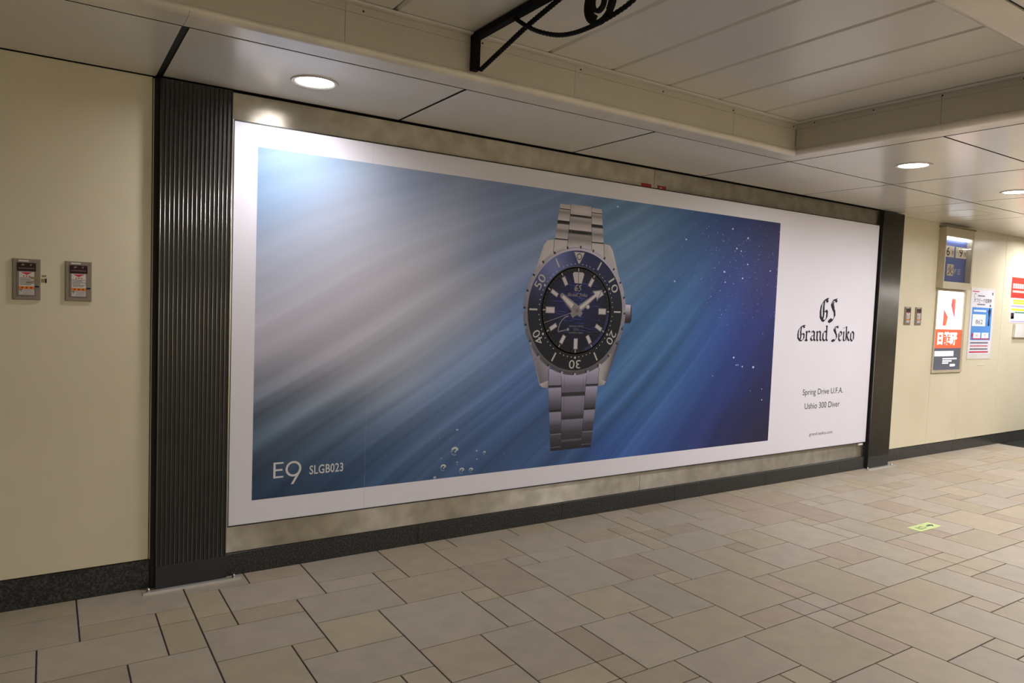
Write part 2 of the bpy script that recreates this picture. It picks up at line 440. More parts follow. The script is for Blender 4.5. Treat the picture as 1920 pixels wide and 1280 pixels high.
for x0, x1, y0, y1 in ((-6, 15, -0.792, 0.13), (4.196, 15, -2.76, -0.792), (-6, 15, -8.5, -2.758)):
    part_box('groove_shade_sheet', M['black_gap'], ceil_o, x0, x1, y0, y1, CZ + 0.0065, CZ + 0.010)  # black sheet stands in for the shade inside the open grooves
JX = [-6, -3.30, -2.05, -0.80, 0.45, 1.695, 2.955, 4.203, 5.468, 6.722, 7.975, 9.23, 10.48, 11.73, 12.98, 15.0]
HOLES = []
for a_, b_ in zip(JX[:-1], JX[1:]):
    g0 = 0.014 if abs(a_ - 0.45) < 1e-6 else G
    g1 = 0.014 if abs(b_ - 0.45) < 1e-6 else G
    ytop = 0.012 if b_ < 0.5 else (-0.014 if b_ < 7 else 0.075)
    cpanel(a_ + g0, b_ - g1, -0.778, ytop)
    cpanel(a_ + G, b_ - G, -3.555, -2.769)
    for y0, y1 in ((-4.54, -3.56), (-5.53, -4.545), (-7.05, -5.535), (-8.5, -7.055)): cpanel(a_ + G, b_ - G, y0 + G, y1)
    if a_ > 4.1:
        cpanel(a_ + G, b_ - G, -1.769, -0.792); cpanel(a_ + G, b_ - G, -2.760, -1.782)
# rounded lip moulding round the coffer, mitred at the corner
LIP = [(0.007, CZ + 0.03), (0.007, CZ), (0.128, CZ), (0.142, CZ + 0.003), (0.152, CZ + 0.010), (0.1565, CZ + 0.019), (0.154, CZ + 0.028), (0.148, CZ + 0.034), (0.140, CZ + 0.036), (0.140, CZ + 0.06)]
def lip(p_fn, s0, s1, mit0, mit1):
    m = MB(); n = len(LIP)
    for s, mt in ((s0, mit0), (s1, mit1)):
        for d, z in LIP:
            m.v.append(p_fn(s + mt * d, d, z)); m.c.append((1, 1, 1))
    for i in range(n - 1): m.f.append((i, i + 1, n + i + 1, n + i))
    m.smooth = False
    o = m.build('lip_moulding', M['mould'], ceil_o, fix=True)
    for p in o.data.polygons: p.use_smooth = 1 < p.index < 8
far = lambda s, d, z: (s, -0.785 - d, z)
near = lambda s, d, z: (s, -2.765 + d, z)
end = lambda s, d, z: (4.203 - d, s, z)
for a_, b_, m1 in ((-6, -2.07, 0), (-2.069, 0.4385, 0), (0.4395, 2.9545, 0), (2.9555, 4.203, -1)):
    lip(far, a_, b_, 0, m1); lip(near, a_, b_, 0, m1)
lip(end, -0.785, -1.835, -1, 0); lip(end, -1.836, -2.765, 0, 1)
# coffer side panels with a screwed top flange
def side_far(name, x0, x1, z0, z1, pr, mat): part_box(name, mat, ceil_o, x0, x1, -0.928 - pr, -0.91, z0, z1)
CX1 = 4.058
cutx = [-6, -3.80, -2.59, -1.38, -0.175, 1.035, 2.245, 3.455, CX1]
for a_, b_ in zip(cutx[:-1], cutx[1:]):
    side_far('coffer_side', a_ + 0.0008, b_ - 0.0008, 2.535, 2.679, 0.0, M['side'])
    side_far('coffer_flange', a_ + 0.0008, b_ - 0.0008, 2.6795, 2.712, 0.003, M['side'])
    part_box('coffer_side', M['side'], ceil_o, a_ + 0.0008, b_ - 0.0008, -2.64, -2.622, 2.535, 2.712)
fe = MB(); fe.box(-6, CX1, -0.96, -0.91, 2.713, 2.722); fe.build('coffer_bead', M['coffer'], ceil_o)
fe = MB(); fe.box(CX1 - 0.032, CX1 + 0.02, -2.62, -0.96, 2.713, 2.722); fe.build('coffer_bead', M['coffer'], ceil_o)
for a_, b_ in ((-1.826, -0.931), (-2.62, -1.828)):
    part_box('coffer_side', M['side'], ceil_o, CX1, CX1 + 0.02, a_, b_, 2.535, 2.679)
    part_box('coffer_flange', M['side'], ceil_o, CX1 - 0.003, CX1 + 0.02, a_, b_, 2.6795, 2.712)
sm = MB(); sm.lathe([(0.0, 0.0), (0.004, 0.0), (0.0045, 0.002), (0.0045, 0.004)], (0, 0, 0), 8); sme = sm.mesh('screw', fix=True); sme.materials.append(M['black_gap'])
for x_ in [0.53 + 0.5825 * i for i in range(-3, 7)]:
    o = bpy.data.objects.new('screw', sme); COL.objects.link(o); o.parent = ceil_o; o.location = (x_, -0.9335, 2.694); o.rotation_euler = (-math.pi / 2, 0, 0)
for y_ in (-1.06, -1.445, -1.83, -2.215):
    o = bpy.data.objects.new('screw', sme); COL.objects.link(o); o.parent = ceil_o; o.location = (CX1 - 0.0055, y_, 2.701); o.rotation_euler = (0, math.pi / 2, 0)
# coffer planks
xk = 4.10 - 0.006
ks = [3.690 - 0.4075 * i for i in range(0, 25)]
edges = [4.08] + ks
for b_, a_ in zip(edges[:-1], edges[1:]):
    m = MB(); e = 0.011
    x0, x1, y0, y1, z = a_ + 0.003, b_ - 0.003, -2.63, -0.925, 2.724
    m.v = [(x0, y0, z + .03), (x1, y0, z + .03), (x1, y1, z + .03), (x0, y1, z + .03), (x0, y0, z + e), (x1, y0, z + e), (x1, y1, z + e), (x0, y1, z + e), (x0 + e, y0, z), (x1 - e, y0, z), (x1 - e, y1, z), (x0 + e, y1, z)]
    m.c = [(1, 1, 1)] * 12
    m.f = [(0, 1, 2, 3), (4, 7, 11, 8), (5, 9, 10, 6), (8, 11, 10, 9), (0, 4, 5, 1), (4, 8, 9, 5), (3, 2, 6, 7), (7, 6, 10, 11), (0, 3, 7, 4), (1, 5, 6, 2)]
    m.build('coffer_plank', M['coffer'], ceil_o, fix=True)
fe = MB(); fe.box(-6, 4.12, -2.66, -0.90, 2.757, 2.79); fe.build('coffer_backing', M['coffer'], ceil_o)
# access hatch outline in the ceiling near the right wall
hb = MB()
for x0, x1, y0, y1 in ((7.16, 7.62, -0.165, -0.16), (7.16, 7.62, -0.605, -0.60), (7.155, 7.16, -0.605, -0.16), (7.62, 7.625, -0.605, -0.16)): hb.box(x0, x1, y0, y1, CZ - 0.0012, CZ + 0.002)
hb.build('hatch_frame', M['casebeige'], ceil_o)

# ================================================================== DOWNLIGHTS
def downlight(i, x, y, watts, spread, label):
    t = thing('downlight', (x, y, CZ), label, 'light', 'recessed ceiling downlights')
    m = MB(); m.smooth = True
    m.lathe([(0.112, 0.004), (0.112, -0.003), (0.108, -0.006), (0.098, -0.006), (0.090, -0.002), (0.088, 0.002)], (x, y, CZ), 40); m.build('trim_ring', M['trim'], t, fix=True)
    m = MB(); m.poly([(x + 0.0885 * math.cos(2 * math.pi * s / 40), y - 0.0885 * math.sin(2 * math.pi * s / 40), CZ - 0.0005) for s in range(40)]); m.build('lens', M['lens'], t)
    ld = bpy.data.lights.new('lamp', 'AREA'); ld.shape = 'DISK'; ld.size = 0.165; ld.energy = watts; ld.color = LAMP_COL; ld.spread = math.radians(spread)
    lo = bpy.data.objects.new('lamp', ld); COL.objects.link(lo); lo.parent = t; lo.location = (0, 0, -0.004)
LL = {0: 'round white downlight above the top left corner of the billboard', 1: 'round white downlight beyond the end of the ceiling coffer',
      2: 'round white downlight at the right edge of the picture'}
def where(x, y):
    a_ = 'row before right wall' if y > -2 else 'added row over the viewer' if y > -4 else 'added row behind the viewer' if y > -6 else 'added row along back wall'
    return a_
WHERE = []
ORD = ['first', 'second', 'third', 'fourth', 'fifth', 'sixth', 'seventh']
for i, (x, y, wt, sp) in enumerate(DOWNLIGHTS):
    k_ = sorted(q[0] for j_, q in enumerate(DOWNLIGHTS) if j_ > 2 and where(q[0], q[1]) == where(x, y))
    WHERE.append(where(x, y) + (', %s from left' % ORD[k_.index(x)] if x in k_ else ''))
for i, (x, y, wt, sp) in enumerate(DOWNLIGHTS):
    downlight(i, x, y, wt, sp, LL.get(i, 'round downlight out of view, %s' % WHERE[i]))

# ================================================================== RIBBED PILASTERS
def pilaster(x0, x1, nrib, label):
    t = thing('ribbed_pilaster', (x0, 0.0, 0.0), label, 'pilaster', 'ribbed dark metal pilasters')
    YF = -0.022
    part_box('back_panel', M['ribback'], t, x0, x1, YF, 0.055, 0.118, 2.505)
    part_box('side_gap', M['black_gap'], t, x0 - 0.020, x0 - 0.0005, 0.01, 0.055, 0.0, 2.505)
    part_box('plinth', M['plinth'], t, x0 + 0.0005, x1 + 0.004, YF - 0.003, 0.055, 0.006, 0.117, 0.001)
    pit = (x1 - x0 - 0.008) / (nrib - 1)
    mb = MB(); mb.smooth = True
    prof = [(-0.0030, 0.0), (-0.0028, -0.006), (-0.0018, -0.0078), (0.0, -0.0085), (0.0018, -0.0078), (0.0028, -0.006), (0.0030, 0.0)]
    for z in (0.122, 2.503):
        for a_, b_ in prof: mb.v.append((a_, b_, z)); mb.c.append((1, 1, 1))
    n = len(prof)
    for i in range(n - 1): mb.f.append((i, i + 1, n + i + 1, n + i))
    mb.f.append(tuple(range(n - 1, -1, -1))); mb.f.append(tuple(range(n, 2 * n)))
    me = mb.mesh('rib', fix=True); me.materials.append(M['rib'])
    for k in range(nrib):
        o = bpy.data.objects.new('rib', me); COL.objects.link(o); o.parent = t; o.location = (0.004 + k * pit, YF, 0)
    rail = MB(); rail.box(x0 - 0.058, x1 + 0.068, YF - 0.050, YF - 0.004, 0.0, 0.004); rail.box(x0 - 0.058, x1 + 0.068, YF - 0.050, YF - 0.043, 0.004, 0.012)
    ro_ = rail.build('floor_rail', M['rail'], t)
    for bx_ in (x0 - 0.032, x1 + 0.036):
        bm_ = MB(); bm_.smooth = True; bm_.lathe([(0.0, 0.026), (0.004, 0.0255), (0.0065, 0.022), (0.0065, 0.012), (0.0095, 0.0115), (0.0095, 0.004), (0.0, 0.004)], (bx_, YF - 0.023, 0.0), 14)
        bm_.build('bolt', M['chrome'], ro_, fix=True)
pilaster(0.452, 0.784, 17, 'dark ribbed metal pilaster between left cream wall and billboard')
pilaster(6.726, 7.085, 19, 'dark ribbed metal pilaster at the right end of the billboard')

# ================================================================== BILLBOARD
PX0, PX1, PZ0, PZ1 = 0.798, 6.700, 0.268, 2.364
bb = thing('billboard', (0.8, 0.0, 0.268), 'huge white bordered billboard showing a diver wristwatch under blue water', 'billboard')
part_box('panel', M['paper'], bb, PX0, PX1, 0.0, 0.05, PZ0, PZ1)
part_box('frame_top', M['frame_dark'], bb, PX0 - 0.006, PX1 + 0.003, -0.004, 0.05, PZ1 + 0.0005, PZ1 + 0.006)
part_box('frame_bottom', M['frame_dark'], bb, PX0 - 0.006, PX1 + 0.003, -0.004, 0.05, PZ0 - 0.0055, PZ0 - 0.0005)
part_box('frame_left', M['chrome'], bb, PX0 - 0.010, PX0 - 0.006, -0.006, 0.05, PZ0 - 0.005, PZ1 + 0.006)
part_box('frame_gap', M['frame_dark'], bb, PX0 - 0.0055, PX0 - 0.0005, -0.001, 0.05, PZ0, PZ1)
part_box('frame_right', M['frame_dark'], bb, PX1 + 0.0005, PX1 + 0.003, -0.003, 0.05, PZ0, PZ1)
part_box('sheet_seam', M['seam'], bb, 1.5447, 1.5453, -0.0005, 0.0, PZ0, PZ1)
part_box('clip', M['white_plastic'], bb, 6.585, 6.655, -0.004, 0.02, 0.240, 0.257, 0.002)

# --- printed picture of water and light rays (print colours on a fine grid)
IX0, IX1, IZ0, IZ1 = 0.914, 5.203, 0.391, 2.250
CTRL = [(0.92, 2.24, 150, 182, 212), (0.95, 1.97, 134, 168, 208), (1.25, 2.2, 178, 202, 230), (1.1, 1.75, 202, 212, 232), (1.5, 1.95, 205, 214, 236),
        (0.93, 1.55, 186, 192, 214), (1.3, 1.5, 214, 213, 228), (0.93, 1.2, 212, 210, 226), (1.3, 1.15, 212, 209, 226), (1.7, 1.6, 216, 216, 232),
        (2, 1.95, 196, 206, 232), (1.9, 2.22, 160, 180, 220), (2.4, 2.2, 140, 162, 208), (2.75, 2.2, 132, 158, 205), (2.45, 1.85, 156, 178, 222), (2.1, 1.4, 200, 206, 226),
        (1.75, 1.1, 190, 200, 218), (2.2, 1.15, 132, 164, 212), (2.5, 1.35, 112, 148, 208), (0.94, 0.9, 90, 116, 144), (1.2, 0.85, 122, 146, 170), (0.95, 0.7, 64, 85, 106),
        (0.93, 0.42, 29, 50, 78), (1.2, 0.5, 36, 61, 93), (1.3, 0.66, 50, 75, 107), (1.6, 0.75, 89, 115, 149), (1.6, 0.45, 61, 94, 136), (2, 0.9, 112, 140, 186),
        (2, 0.6, 87, 115, 158), (2.2, 0.45, 77, 109, 156), (2.5, 0.8, 92, 128, 190), (2.6, 0.5, 72, 104, 155), (2.9, 0.45, 68, 98, 151),
        (3.5, 2.1, 112, 152, 196), (3.5, 1.8, 108, 148, 196), (3.9, 2.1, 76, 118, 168), (4.3, 2.1, 56, 88, 146), (4.7, 2.15, 52, 68, 124), (5.1, 2.15, 52, 58, 102),
        (5.1, 1.7, 60, 62, 118), (4.6, 1.8, 58, 80, 150), (4.1, 1.75, 72, 118, 176), (3.7, 1.3, 78, 128, 184), (4, 1.3, 72, 122, 180), (4.4, 1.3, 58, 92, 164), (4.8, 1.3, 50, 66, 138),
        (5.15, 1.2, 50, 54, 108), (3.5, 0.95, 78, 124, 184), (3.8, 0.8, 66, 112, 172), (4.2, 0.9, 54, 92, 158), (4.6, 0.9, 46, 66, 134), (5.1, 0.8, 44, 48, 92), (3.5, 0.5, 60, 98, 172),
        (3.9, 0.5, 54, 86, 156), (4.3, 0.5, 48, 64, 128), (4.7, 0.5, 44, 50, 98), (5.15, 0.45, 44, 44, 72)]
def picture(parent):
    nx, nz = 380, 165
    xs = np.linspace(IX0, IX1, nx); zs = np.linspace(IZ0, IZ1, nz)
    X, Z = np.meshgrid(xs, zs)
    # soft rays fan out from beyond the upper right
    th = np.arctan2(4.3 - Z, 7.0 - X); rr = np.hypot(4.3 - Z, 7.0 - X)
    num = np.zeros(X.shape + (3,)); den = np.zeros(X.shape)
    ca, sa = np.cos(np.radians(32)), np.sin(np.radians(32))
    for cx, cz, r, g, b_ in CTRL:
        dx, dz = X - cx, Z - cz
        u = (dx * ca + dz * sa) * 0.75; v = (-dx * sa + dz * ca) * 1.2
        wgt = np.exp(-(u * u + v * v) / (2 * 0.17 ** 2)) + 1e-7 / (0.01 + u * u + v * v) ** 2
        num += wgt[..., None] * np.array(S(r, g, b_)); den += wgt
    base = num / den[..., None]
    rg = np.random.RandomState(5)
    def n1(scale, seed):
        t = rg.RandomState(seed).rand(4000) if hasattr(rg, 'RandomState') else np.random.RandomState(seed).rand(4000)
        def f(p):
            p = p * scale + 700; i = np.floor(p).astype(int); q = p - i; q = q * q * (3 - 2 * q)
            return t[i % 4000] * (1 - q) + t[(i + 1) % 4000] * q - 0.5
        return f
    warp = th + 0.010 * np.sin(rr * 1.3) + 0.004 * np.sin(rr * 3.1 + th * 20)
    st = 1.0 * n1(24, 1)(warp) + 0.9 * n1(55, 2)(warp + 0.003 * np.sin(rr * 2)) + 0.55 * n1(120, 3)(warp) + 0.42 * n1(260, 4)(warp)
    # streaks fade in and out along the ray
    env = 0.55 + 0.9 * (n1(1.1, 9)(rr + th * 9) + 0.5)
    dark_right = np.clip((X - 3.6) / 1.2, 0, 1)
    amp = 0.47 * env * (1 - 0.80 * dark_right) * (0.55 + 0.45 * np.clip((2.3 - Z) / 1.0, 0, 1))
    lum = base.mean(-1, keepdims=True)
    amp = amp * (1.12 - 0.58 * np.clip((lum[..., 0] - 0.25) / 0.35, 0, 1))
    f = np.exp(np.clip(st * amp, -0.8, 0.6))
    col = base * f[..., None]
    col += (np.clip(st, 0, 1) * amp * 0.10)[..., None] * np.array([1.05, 1.0, 1.02]) * (1 - dark_right)[..., None] * np.clip(lum * 2.2, 0.1, 1)
    col = np.clip(col * 0.82, 0.003, 0.80)
    m = MB()
    m.v = [(float(X[j, i]), -0.0004, float(Z[j, i])) for j in range(nz) for i in range(nx)]
    m.c = [tuple(c) for c in col.reshape(-1, 3)]
    m.f = [(j * nx + i, j * nx + i + 1, (j + 1) * nx + i + 1, (j + 1) * nx + i) for j in range(nz - 1) for i in range(nx - 1)]
    return m.build('printed_water', M['ink'], parent)
pic = picture(bb)
# specks and bubbles in the picture
pr = Print(-0.0007); rs = random.Random(11)
for x, z, r in ((4.702, 1.114, .011), (4.736, 1.052, .007), (4.759, 1.052, .007), (4.814, 1.038, .009), (4.953, 1.03, .013), (5.081, .842, .006), (5.089, .749, .008), (4.931, .831, .005), (4.462, .969, .005), (4.083, 2.025, .009), (3.982, 1.702, .009), (4.533, 1.803, .011), (4.756, 1.762, .010), (4.666, 1.998, .010), (4.721, 1.981, .008), (4.796, 2.091, .011), (4.606, 2.15, .010), (3.382, 2.199, .010), (4.549, 1.721, .008), (5.103, 1.842, .009), (4.81, 1.879, .009)):
    pr.disc(x, z, r, S(185, 200, 225), 8, r * 0.75)
for i in range(420):
    x = min(5.19, max(3.3, rs.gauss(4.65, 0.38))); z = rs.gauss(1.80, 0.27)
    if not (0.45 < z < 2.235): continue
    r = rs.uniform(0.0015, 0.0052); k = rs.uniform(0.5, 1.0)
    pr.disc(x, z, r, S(150 * k, 165 * k, 205 * k), 6)
for i in range(70):
    x = rs.uniform(4.5, 5.19); z = rs.uniform(0.75, 1.6); k = rs.uniform(0.4, 0.9); pr.disc(x, z, rs.uniform(0.0015, 0.004), S(120 * k, 140 * k, 205 * k), 6)
for i in range(30):
    x = rs.uniform(1.4, 3.3); z = rs.uniform(0.5, 0.95); pr.disc(x, z, rs.uniform(0.001, 0.003), S(150, 170, 195), 6)
pr.build('printed_specks', bb)['kind'] = 'stuff'
for x, z, r in ((2.135, .554, .0278), (2.058, .457, .0217), (2.19, .425, .0201), (2.147, .689, .0093), (2.257, .422, .017), (2.001, .402, .0108), (2.351, .525, .0124), (2.294, .544, .0077), (2.298, .490, .0062), (2.155, .483, .0062), (2.042, .518, .0046), (2.154, .468, .0037)):
    pr = Print(-0.0008, 1e-5); hl, md, dk = S(205, 210, 205), S(135, 155, 175), S(70, 98, 140)
    if r > 0.012:
        pr.ring(x, z, r * 0.55, r, lambda t: hl if 0.3 < t % 6.283 < 2.6 else md, 20, 0.1, 3.3)
        pr.ring(x, z, r * 0.75, r * 0.95, md, 10, 3.6, 5.2)
        pr.line((x - r * 0.3, z - r * 0.55), (x + r * 0.75, z + r * 0.55), r * 0.25, hl)
        pr.disc(x - r * 0.25, z - r * 0.3, r * 0.28, dk, 10)
    else:
        pr.disc(x, z, r, S(165, 180, 195), 10, r * 0.7)
    pr.build('printed_bubble', bb)

# --- printed wristwatch
WX, WZ = 3.055, 1.455
watch = thing('printed_watch', (WX, 0, WZ), None, None, None, bb)
def V(pts): return [(WX + x, WZ + z) for x, z in pts]
def grey(v, tint=0.0): return tuple(k * 0.8 for k in S(v * (1 - 0.02 * tint), v * (0.972 - 0.015 * tint), v * (1.0 + 0.07 * tint)))
# bracelet
p = Print(-0.0010)
def bw(z): # half width of the bracelet at height z
    if z > 0: return 0.212 - (z - 0.476) * 0.135
    return 0.2155 + (z + 0.53) * 0.088
def seg(u0, u1, z0, z1, stops):
    # a link: horizontal bands with (fraction, grey level); u in -1..1 across the bracelet
    for (f0, g0), (f1, g1) in zip(stops[:-1], stops[1:]):
        a_, b_ = z1 + (z0 - z1) * f0, z1 + (z0 - z1) * f1
        t = 1.6 if z0 < 0 else 0.0
        p.poly(V([(u0 * bw(a_), a_), (u1 * bw(a_), a_), (u1 * bw(b_), b_), (u0 * bw(b_), b_)]), [grey(g0, t), grey(g0, t), grey(g1, t), grey(g1, t)])
CU = 0.49
topc = [(0.719, 0.652, [(0, 190), (.15, 215), (.6, 232), (1, 215)]), (0.652, 0.636, [(0, 70), (.5, 40), (1, 95)]), (0.636, 0.548, [(0, 205), (.35, 165), (.6, 205), (1, 236)]), (0.548, 0.519, [(0, 110), (.3, 38), (.7, 38), (1, 150)]), (0.519, 0.38, [(0, 175), (.25, 160), (.5, 215), (1, 240)])]
tops = [(0.712, 0.682, [(0, 210), (1, 225)]), (0.682, 0.676, [(0, 60), (1, 80)]), (0.676, 0.602, [(0, 215), (.25, 160), (.5, 205), (1, 235)]), (0.602, 0.577, [(0, 45), (.6, 28), (1, 130)]), (0.577, 0.481, [(0, 215), (.3, 200), (.45, 145), (.7, 195), (1, 225)]), (0.481, 0.472, [(0, 50), (1, 70)]), (0.472, 0.36, [(0, 225), (1, 240)])]
botc = [(-0.40, -0.563, [(0, 205), (.4, 185), (.75, 130), (1, 120)]), (-0.563, -0.592, [(0, 66), (.6, 52), (1, 84)]), (-0.592, -0.749, [(0, 160), (.25, 150), (.65, 118), (.9, 70), (1, 60)]), (-0.749, -0.760, [(0, 45), (.5, 135), (1, 150)]), (-0.760, -0.887, [(0, 140), (.3, 120), (.6, 80), (1, 62)]), (-0.887, -0.895, [(0, 40), (1, 110)]), (-0.895, -0.962, [(0, 110), (.25, 62), (1, 48)])]
bots = [(-0.40, -0.511, [(0, 205), (.5, 175), (1, 150)]), (-0.511, -0.529, [(0, 52), (.6, 50), (1, 130)]), (-0.529, -0.681, [(0, 190), (.3, 160), (.6, 120), (1, 68)]), (-0.681, -0.697, [(0, 44), (.7, 48), (1, 165)]), (-0.697, -0.845, [(0, 165), (.3, 150), (.6, 92), (1, 60)]), (-0.845, -0.852, [(0, 140), (1, 130)]), (-0.852, -0.936, [(0, 96), (.5, 70), (1, 60)]), (-0.936, -0.941, [(0, 120), (1, 110)]), (-0.941, -0.962, [(0, 58), (1, 44)])]
for side_, cen_, za, zb, gl in ((tops, topc, 0.715, 0.40, None), (bots, botc, -0.45, -0.962, 70)):
  p = Print(-0.0010)
  for z1, z0, st in side_:
    seg(-1, -CU, z0, z1, st); seg(CU, 1, z0, z1, st)
  for z1, z0, st in cen_: seg(-CU, CU, z0, z1, st)
  for u in (-CU, CU, -0.38, 0.38):
    wd_ = 0.0035 if abs(u) == CU else 0.0018
    g_ = grey(gl or (90 if abs(u) == CU else 140), 1)
    p.y = -0.00105
    p.line((WX + u * bw(za), WZ + za), (WX + u * bw(zb), WZ + zb), wd_, g_)
  p.build('printed_bracelet', watch)
# case with lugs and crown
p = Print(-0.0012, 5e-6)
def case(pts, cols): p.poly(V(pts), cols)
hi, mid, lo = grey(232), grey(200, .6), grey(120, 1.5)
case([(-0.437, 0.02), (-0.418, 0.14), (-0.36, 0.27), (-0.30, 0.43), (-0.272, 0.462), (-0.215, 0.470), (-0.215, 0.30), (-0.30, 0.05)], [mid, mid, mid, hi, hi, hi, hi, mid])
case([(0.437, 0.02), (0.418, 0.14), (0.36, 0.27), (0.30, 0.43), (0.272, 0.466), (0.215, 0.474), (0.215, 0.30), (0.30, 0.05)], [mid, mid, grey(210), hi, hi, grey(215), hi, mid])
case([(-0.437, 0.02), (-0.30, 0.05), (-0.215, -0.30), (-0.215, -0.530), (-0.272, -0.518), (-0.292, -0.505), (-0.36, -0.30), (-0.42, -0.12)], [mid, mid, mid, lo, lo, grey(190), grey(170, 1), grey(150, 1.5)])
case([(0.437, 0.02), (0.30, 0.05), (0.215, -0.30), (0.215, -0.530), (0.272, -0.518), (0.292, -0.505), (0.375, -0.28), (0.425, -0.12)], [mid, mid, mid, grey(200), grey(160, 1), grey(110, 1.5), grey(70, 1.5), grey(80, 1.5)])
case([(-0.215, -0.30), (0.215, -0.30), (0.215, -0.36), (-0.215, -0.36)], mid)
case([(-0.215, 0.30), (0.215, 0.30), (0.215, 0.42), (-0.215, 0.42)], hi)
case([(-0.29, -0.498), (-0.215, -0.474), (-0.215, -0.53), (-0.272, -0.52)], [grey(215), grey(190), grey(150), grey(200)])
case([(0.29, -0.498), (0.215, -0.474), (0.215, -0.53), (0.272, -0.52)], [grey(205), grey(190), grey(140), grey(190)])
for s_ in (-1, 1):
    p.y = -0.00125
    p.path([(WX + s_ * 0.216, WZ + 0.473), (WX + s_ * 0.222, WZ + 0.39), (WX + s_ * 0.205, WZ + 0.33)], 0.004, grey(90))
    p.path([(WX + s_ * 0.216, WZ - 0.530), (WX + s_ * 0.222, WZ - 0.40)], 0.004, grey(70, 1))
p.y = -0.0012
for z0, z1, g0, g1 in ((0.058, 0.050, 130, 240), (0.050, 0.010, 240, 190), (0.010, -0.02, 190, 110), (-0.02, -0.05, 110, 60), (-0.05, -0.078, 60, 40)):
    p.poly(V([(0.42, z0), (0.492, z0), (0.492, z1), (0.42, z1)]), [grey(g0, 1), grey(g0, 1), grey(g1, 1), grey(g1, 1)])
p.poly(V([(0.492, 0.050), (0.506, 0.035), (0.506, -0.06), (0.492, -0.078)]), [grey(120, 1), grey(100, 1), grey(30), grey(30)])
p.build('printed_case', watch)
# knurled bezel ring
p = Print(-0.0014)
def bez(t):
    s_ = math.sin(t); c_ = math.cos(t)
    return grey(165 + 62 * s_ + 10 * c_, 0.8)
p.ring(WX, WZ, 0.40, 0.432, bez, 120)
for k in range(24):
    a0 = 2 * math.pi * (k + 0.14) / 24; a1 = 2 * math.pi * (k + 0.86) / 24
    p.ring(WX, WZ, 0.430, 0.446, bez, 6, a0, a1)
    p.y = -0.00145
    p.ring(WX, WZ, 0.427, 0.445, grey(60), 1, a1, a1 + 0.03); p.y = -0.0014
p.build('printed_bezel_edge', watch)
# bezel insert, deep blue glossy
p = Print(-0.0016)
def ins(t):
    t = (t + 2 * math.pi) % (2 * math.pi)
    g = math.exp(-((t - 2.20) / 0.42) ** 2); top = max(0, math.sin(t))
    base = np.array(S(22, 26, 34)) * (1 - top) + np.array(S(34, 44, 92)) * top
    side = max(0, math.cos(t - 2.6)) * 0.5
    c = base + np.array(S(120, 128, 178)) * g * 0.85 + np.array(S(40, 48, 88)) * side * 0.5
    return tuple(c)
p.ring(WX, WZ, 0.306, 0.412, ins, 120)
p.ring(WX, WZ, 0.2985, 0.3065, lambda t: grey(30 + 60 * max(0, math.sin(t))), 96)
p.build('printed_bezel_insert', watch)
# dial
p = Print(-0.0018)
rsd = random.Random(21)
n_r, n_a = 10, 72
def dcol(x, z):
    r = math.hypot(x, z)
    g = math.exp(-((x + 0.02) ** 2 / 0.045 + (z - 0.06) ** 2 / 0.03))
    return tuple(np.array(S(12, 14, 26)) * (1 - g) + np.array(S(30, 38, 96)) * g)
for i in range(n_r):
    for j in range(n_a):
        r0, r1 = 0.300 * i / n_r, 0.300 * (i + 1) / n_r
        t0, t1 = 2 * math.pi * j / n_a, 2 * math.pi * (j + 1) / n_a
        pts = [(r0 * math.cos(t0), r0 * math.sin(t0)), (r1 * math.cos(t0), r1 * math.sin(t0)), (r1 * math.cos(t1), r1 * math.sin(t1)), (r0 * math.cos(t1), r0 * math.sin(t1))]
        if i == 0: pts = pts[1:] if False else [pts[0], pts[1], pts[2]]
        p.poly(V(pts), [dcol(*q) for q in pts])
p.y = -0.00185
for i in range(120):   # ripple texture of the dial
    x = rsd.gauss(0, 0.12); z = rsd.uniform(-0.15, 0.21)
    if math.hypot(x, z) > 0.225: continue
    ln = rsd.uniform(0.02, 0.06); g = math.exp(-((x + 0.02) ** 2 / 0.035 + (z - 0.05) ** 2 / 0.025))
    if rsd.random() < 0.6: c = tuple(np.array(S(74, 88, 176)) * (0.30 + 0.70 * g))
    else: c = S(9, 11, 34)
    p.poly(V([(x - ln, z), (x - ln * .3, z + 0.004), (x + ln * .4, z + 0.003), (x + ln, z - 0.003), (x + ln * .3, z - 0.002), (x - ln * .4, z + 0.0005)]), c)
p.y = -0.0019
p.ring(WX, WZ, 0.268, 0.300, lambda t: tuple(np.array(S(12, 13, 18)) + np.array(S(60, 72, 140)) * (0.4 if (t % 6.283) > 5.0 else 0.0)), 90)
p.ring(WX, WZ, 0.2925, 0.3005, lambda t: grey(24 + 110 * max(0, math.sin(t)) ** 2), 96)
p.y = -0.0020
for k in range(60):
    t = math.pi / 2 - 2 * math.pi * k / 60
    a0, a1, wd_, c_ = (0.270, 0.290, 0.0085, grey(190)) if k % 5 == 0 else (0.276, 0.287, 0.0025, grey(105))
    p.line((WX + a0 * math.cos(t), WZ + a0 * math.sin(t)), (WX + a1 * math.cos(t), WZ + a1 * math.sin(t)), wd_, c_)
p.build('printed_dial', watch)
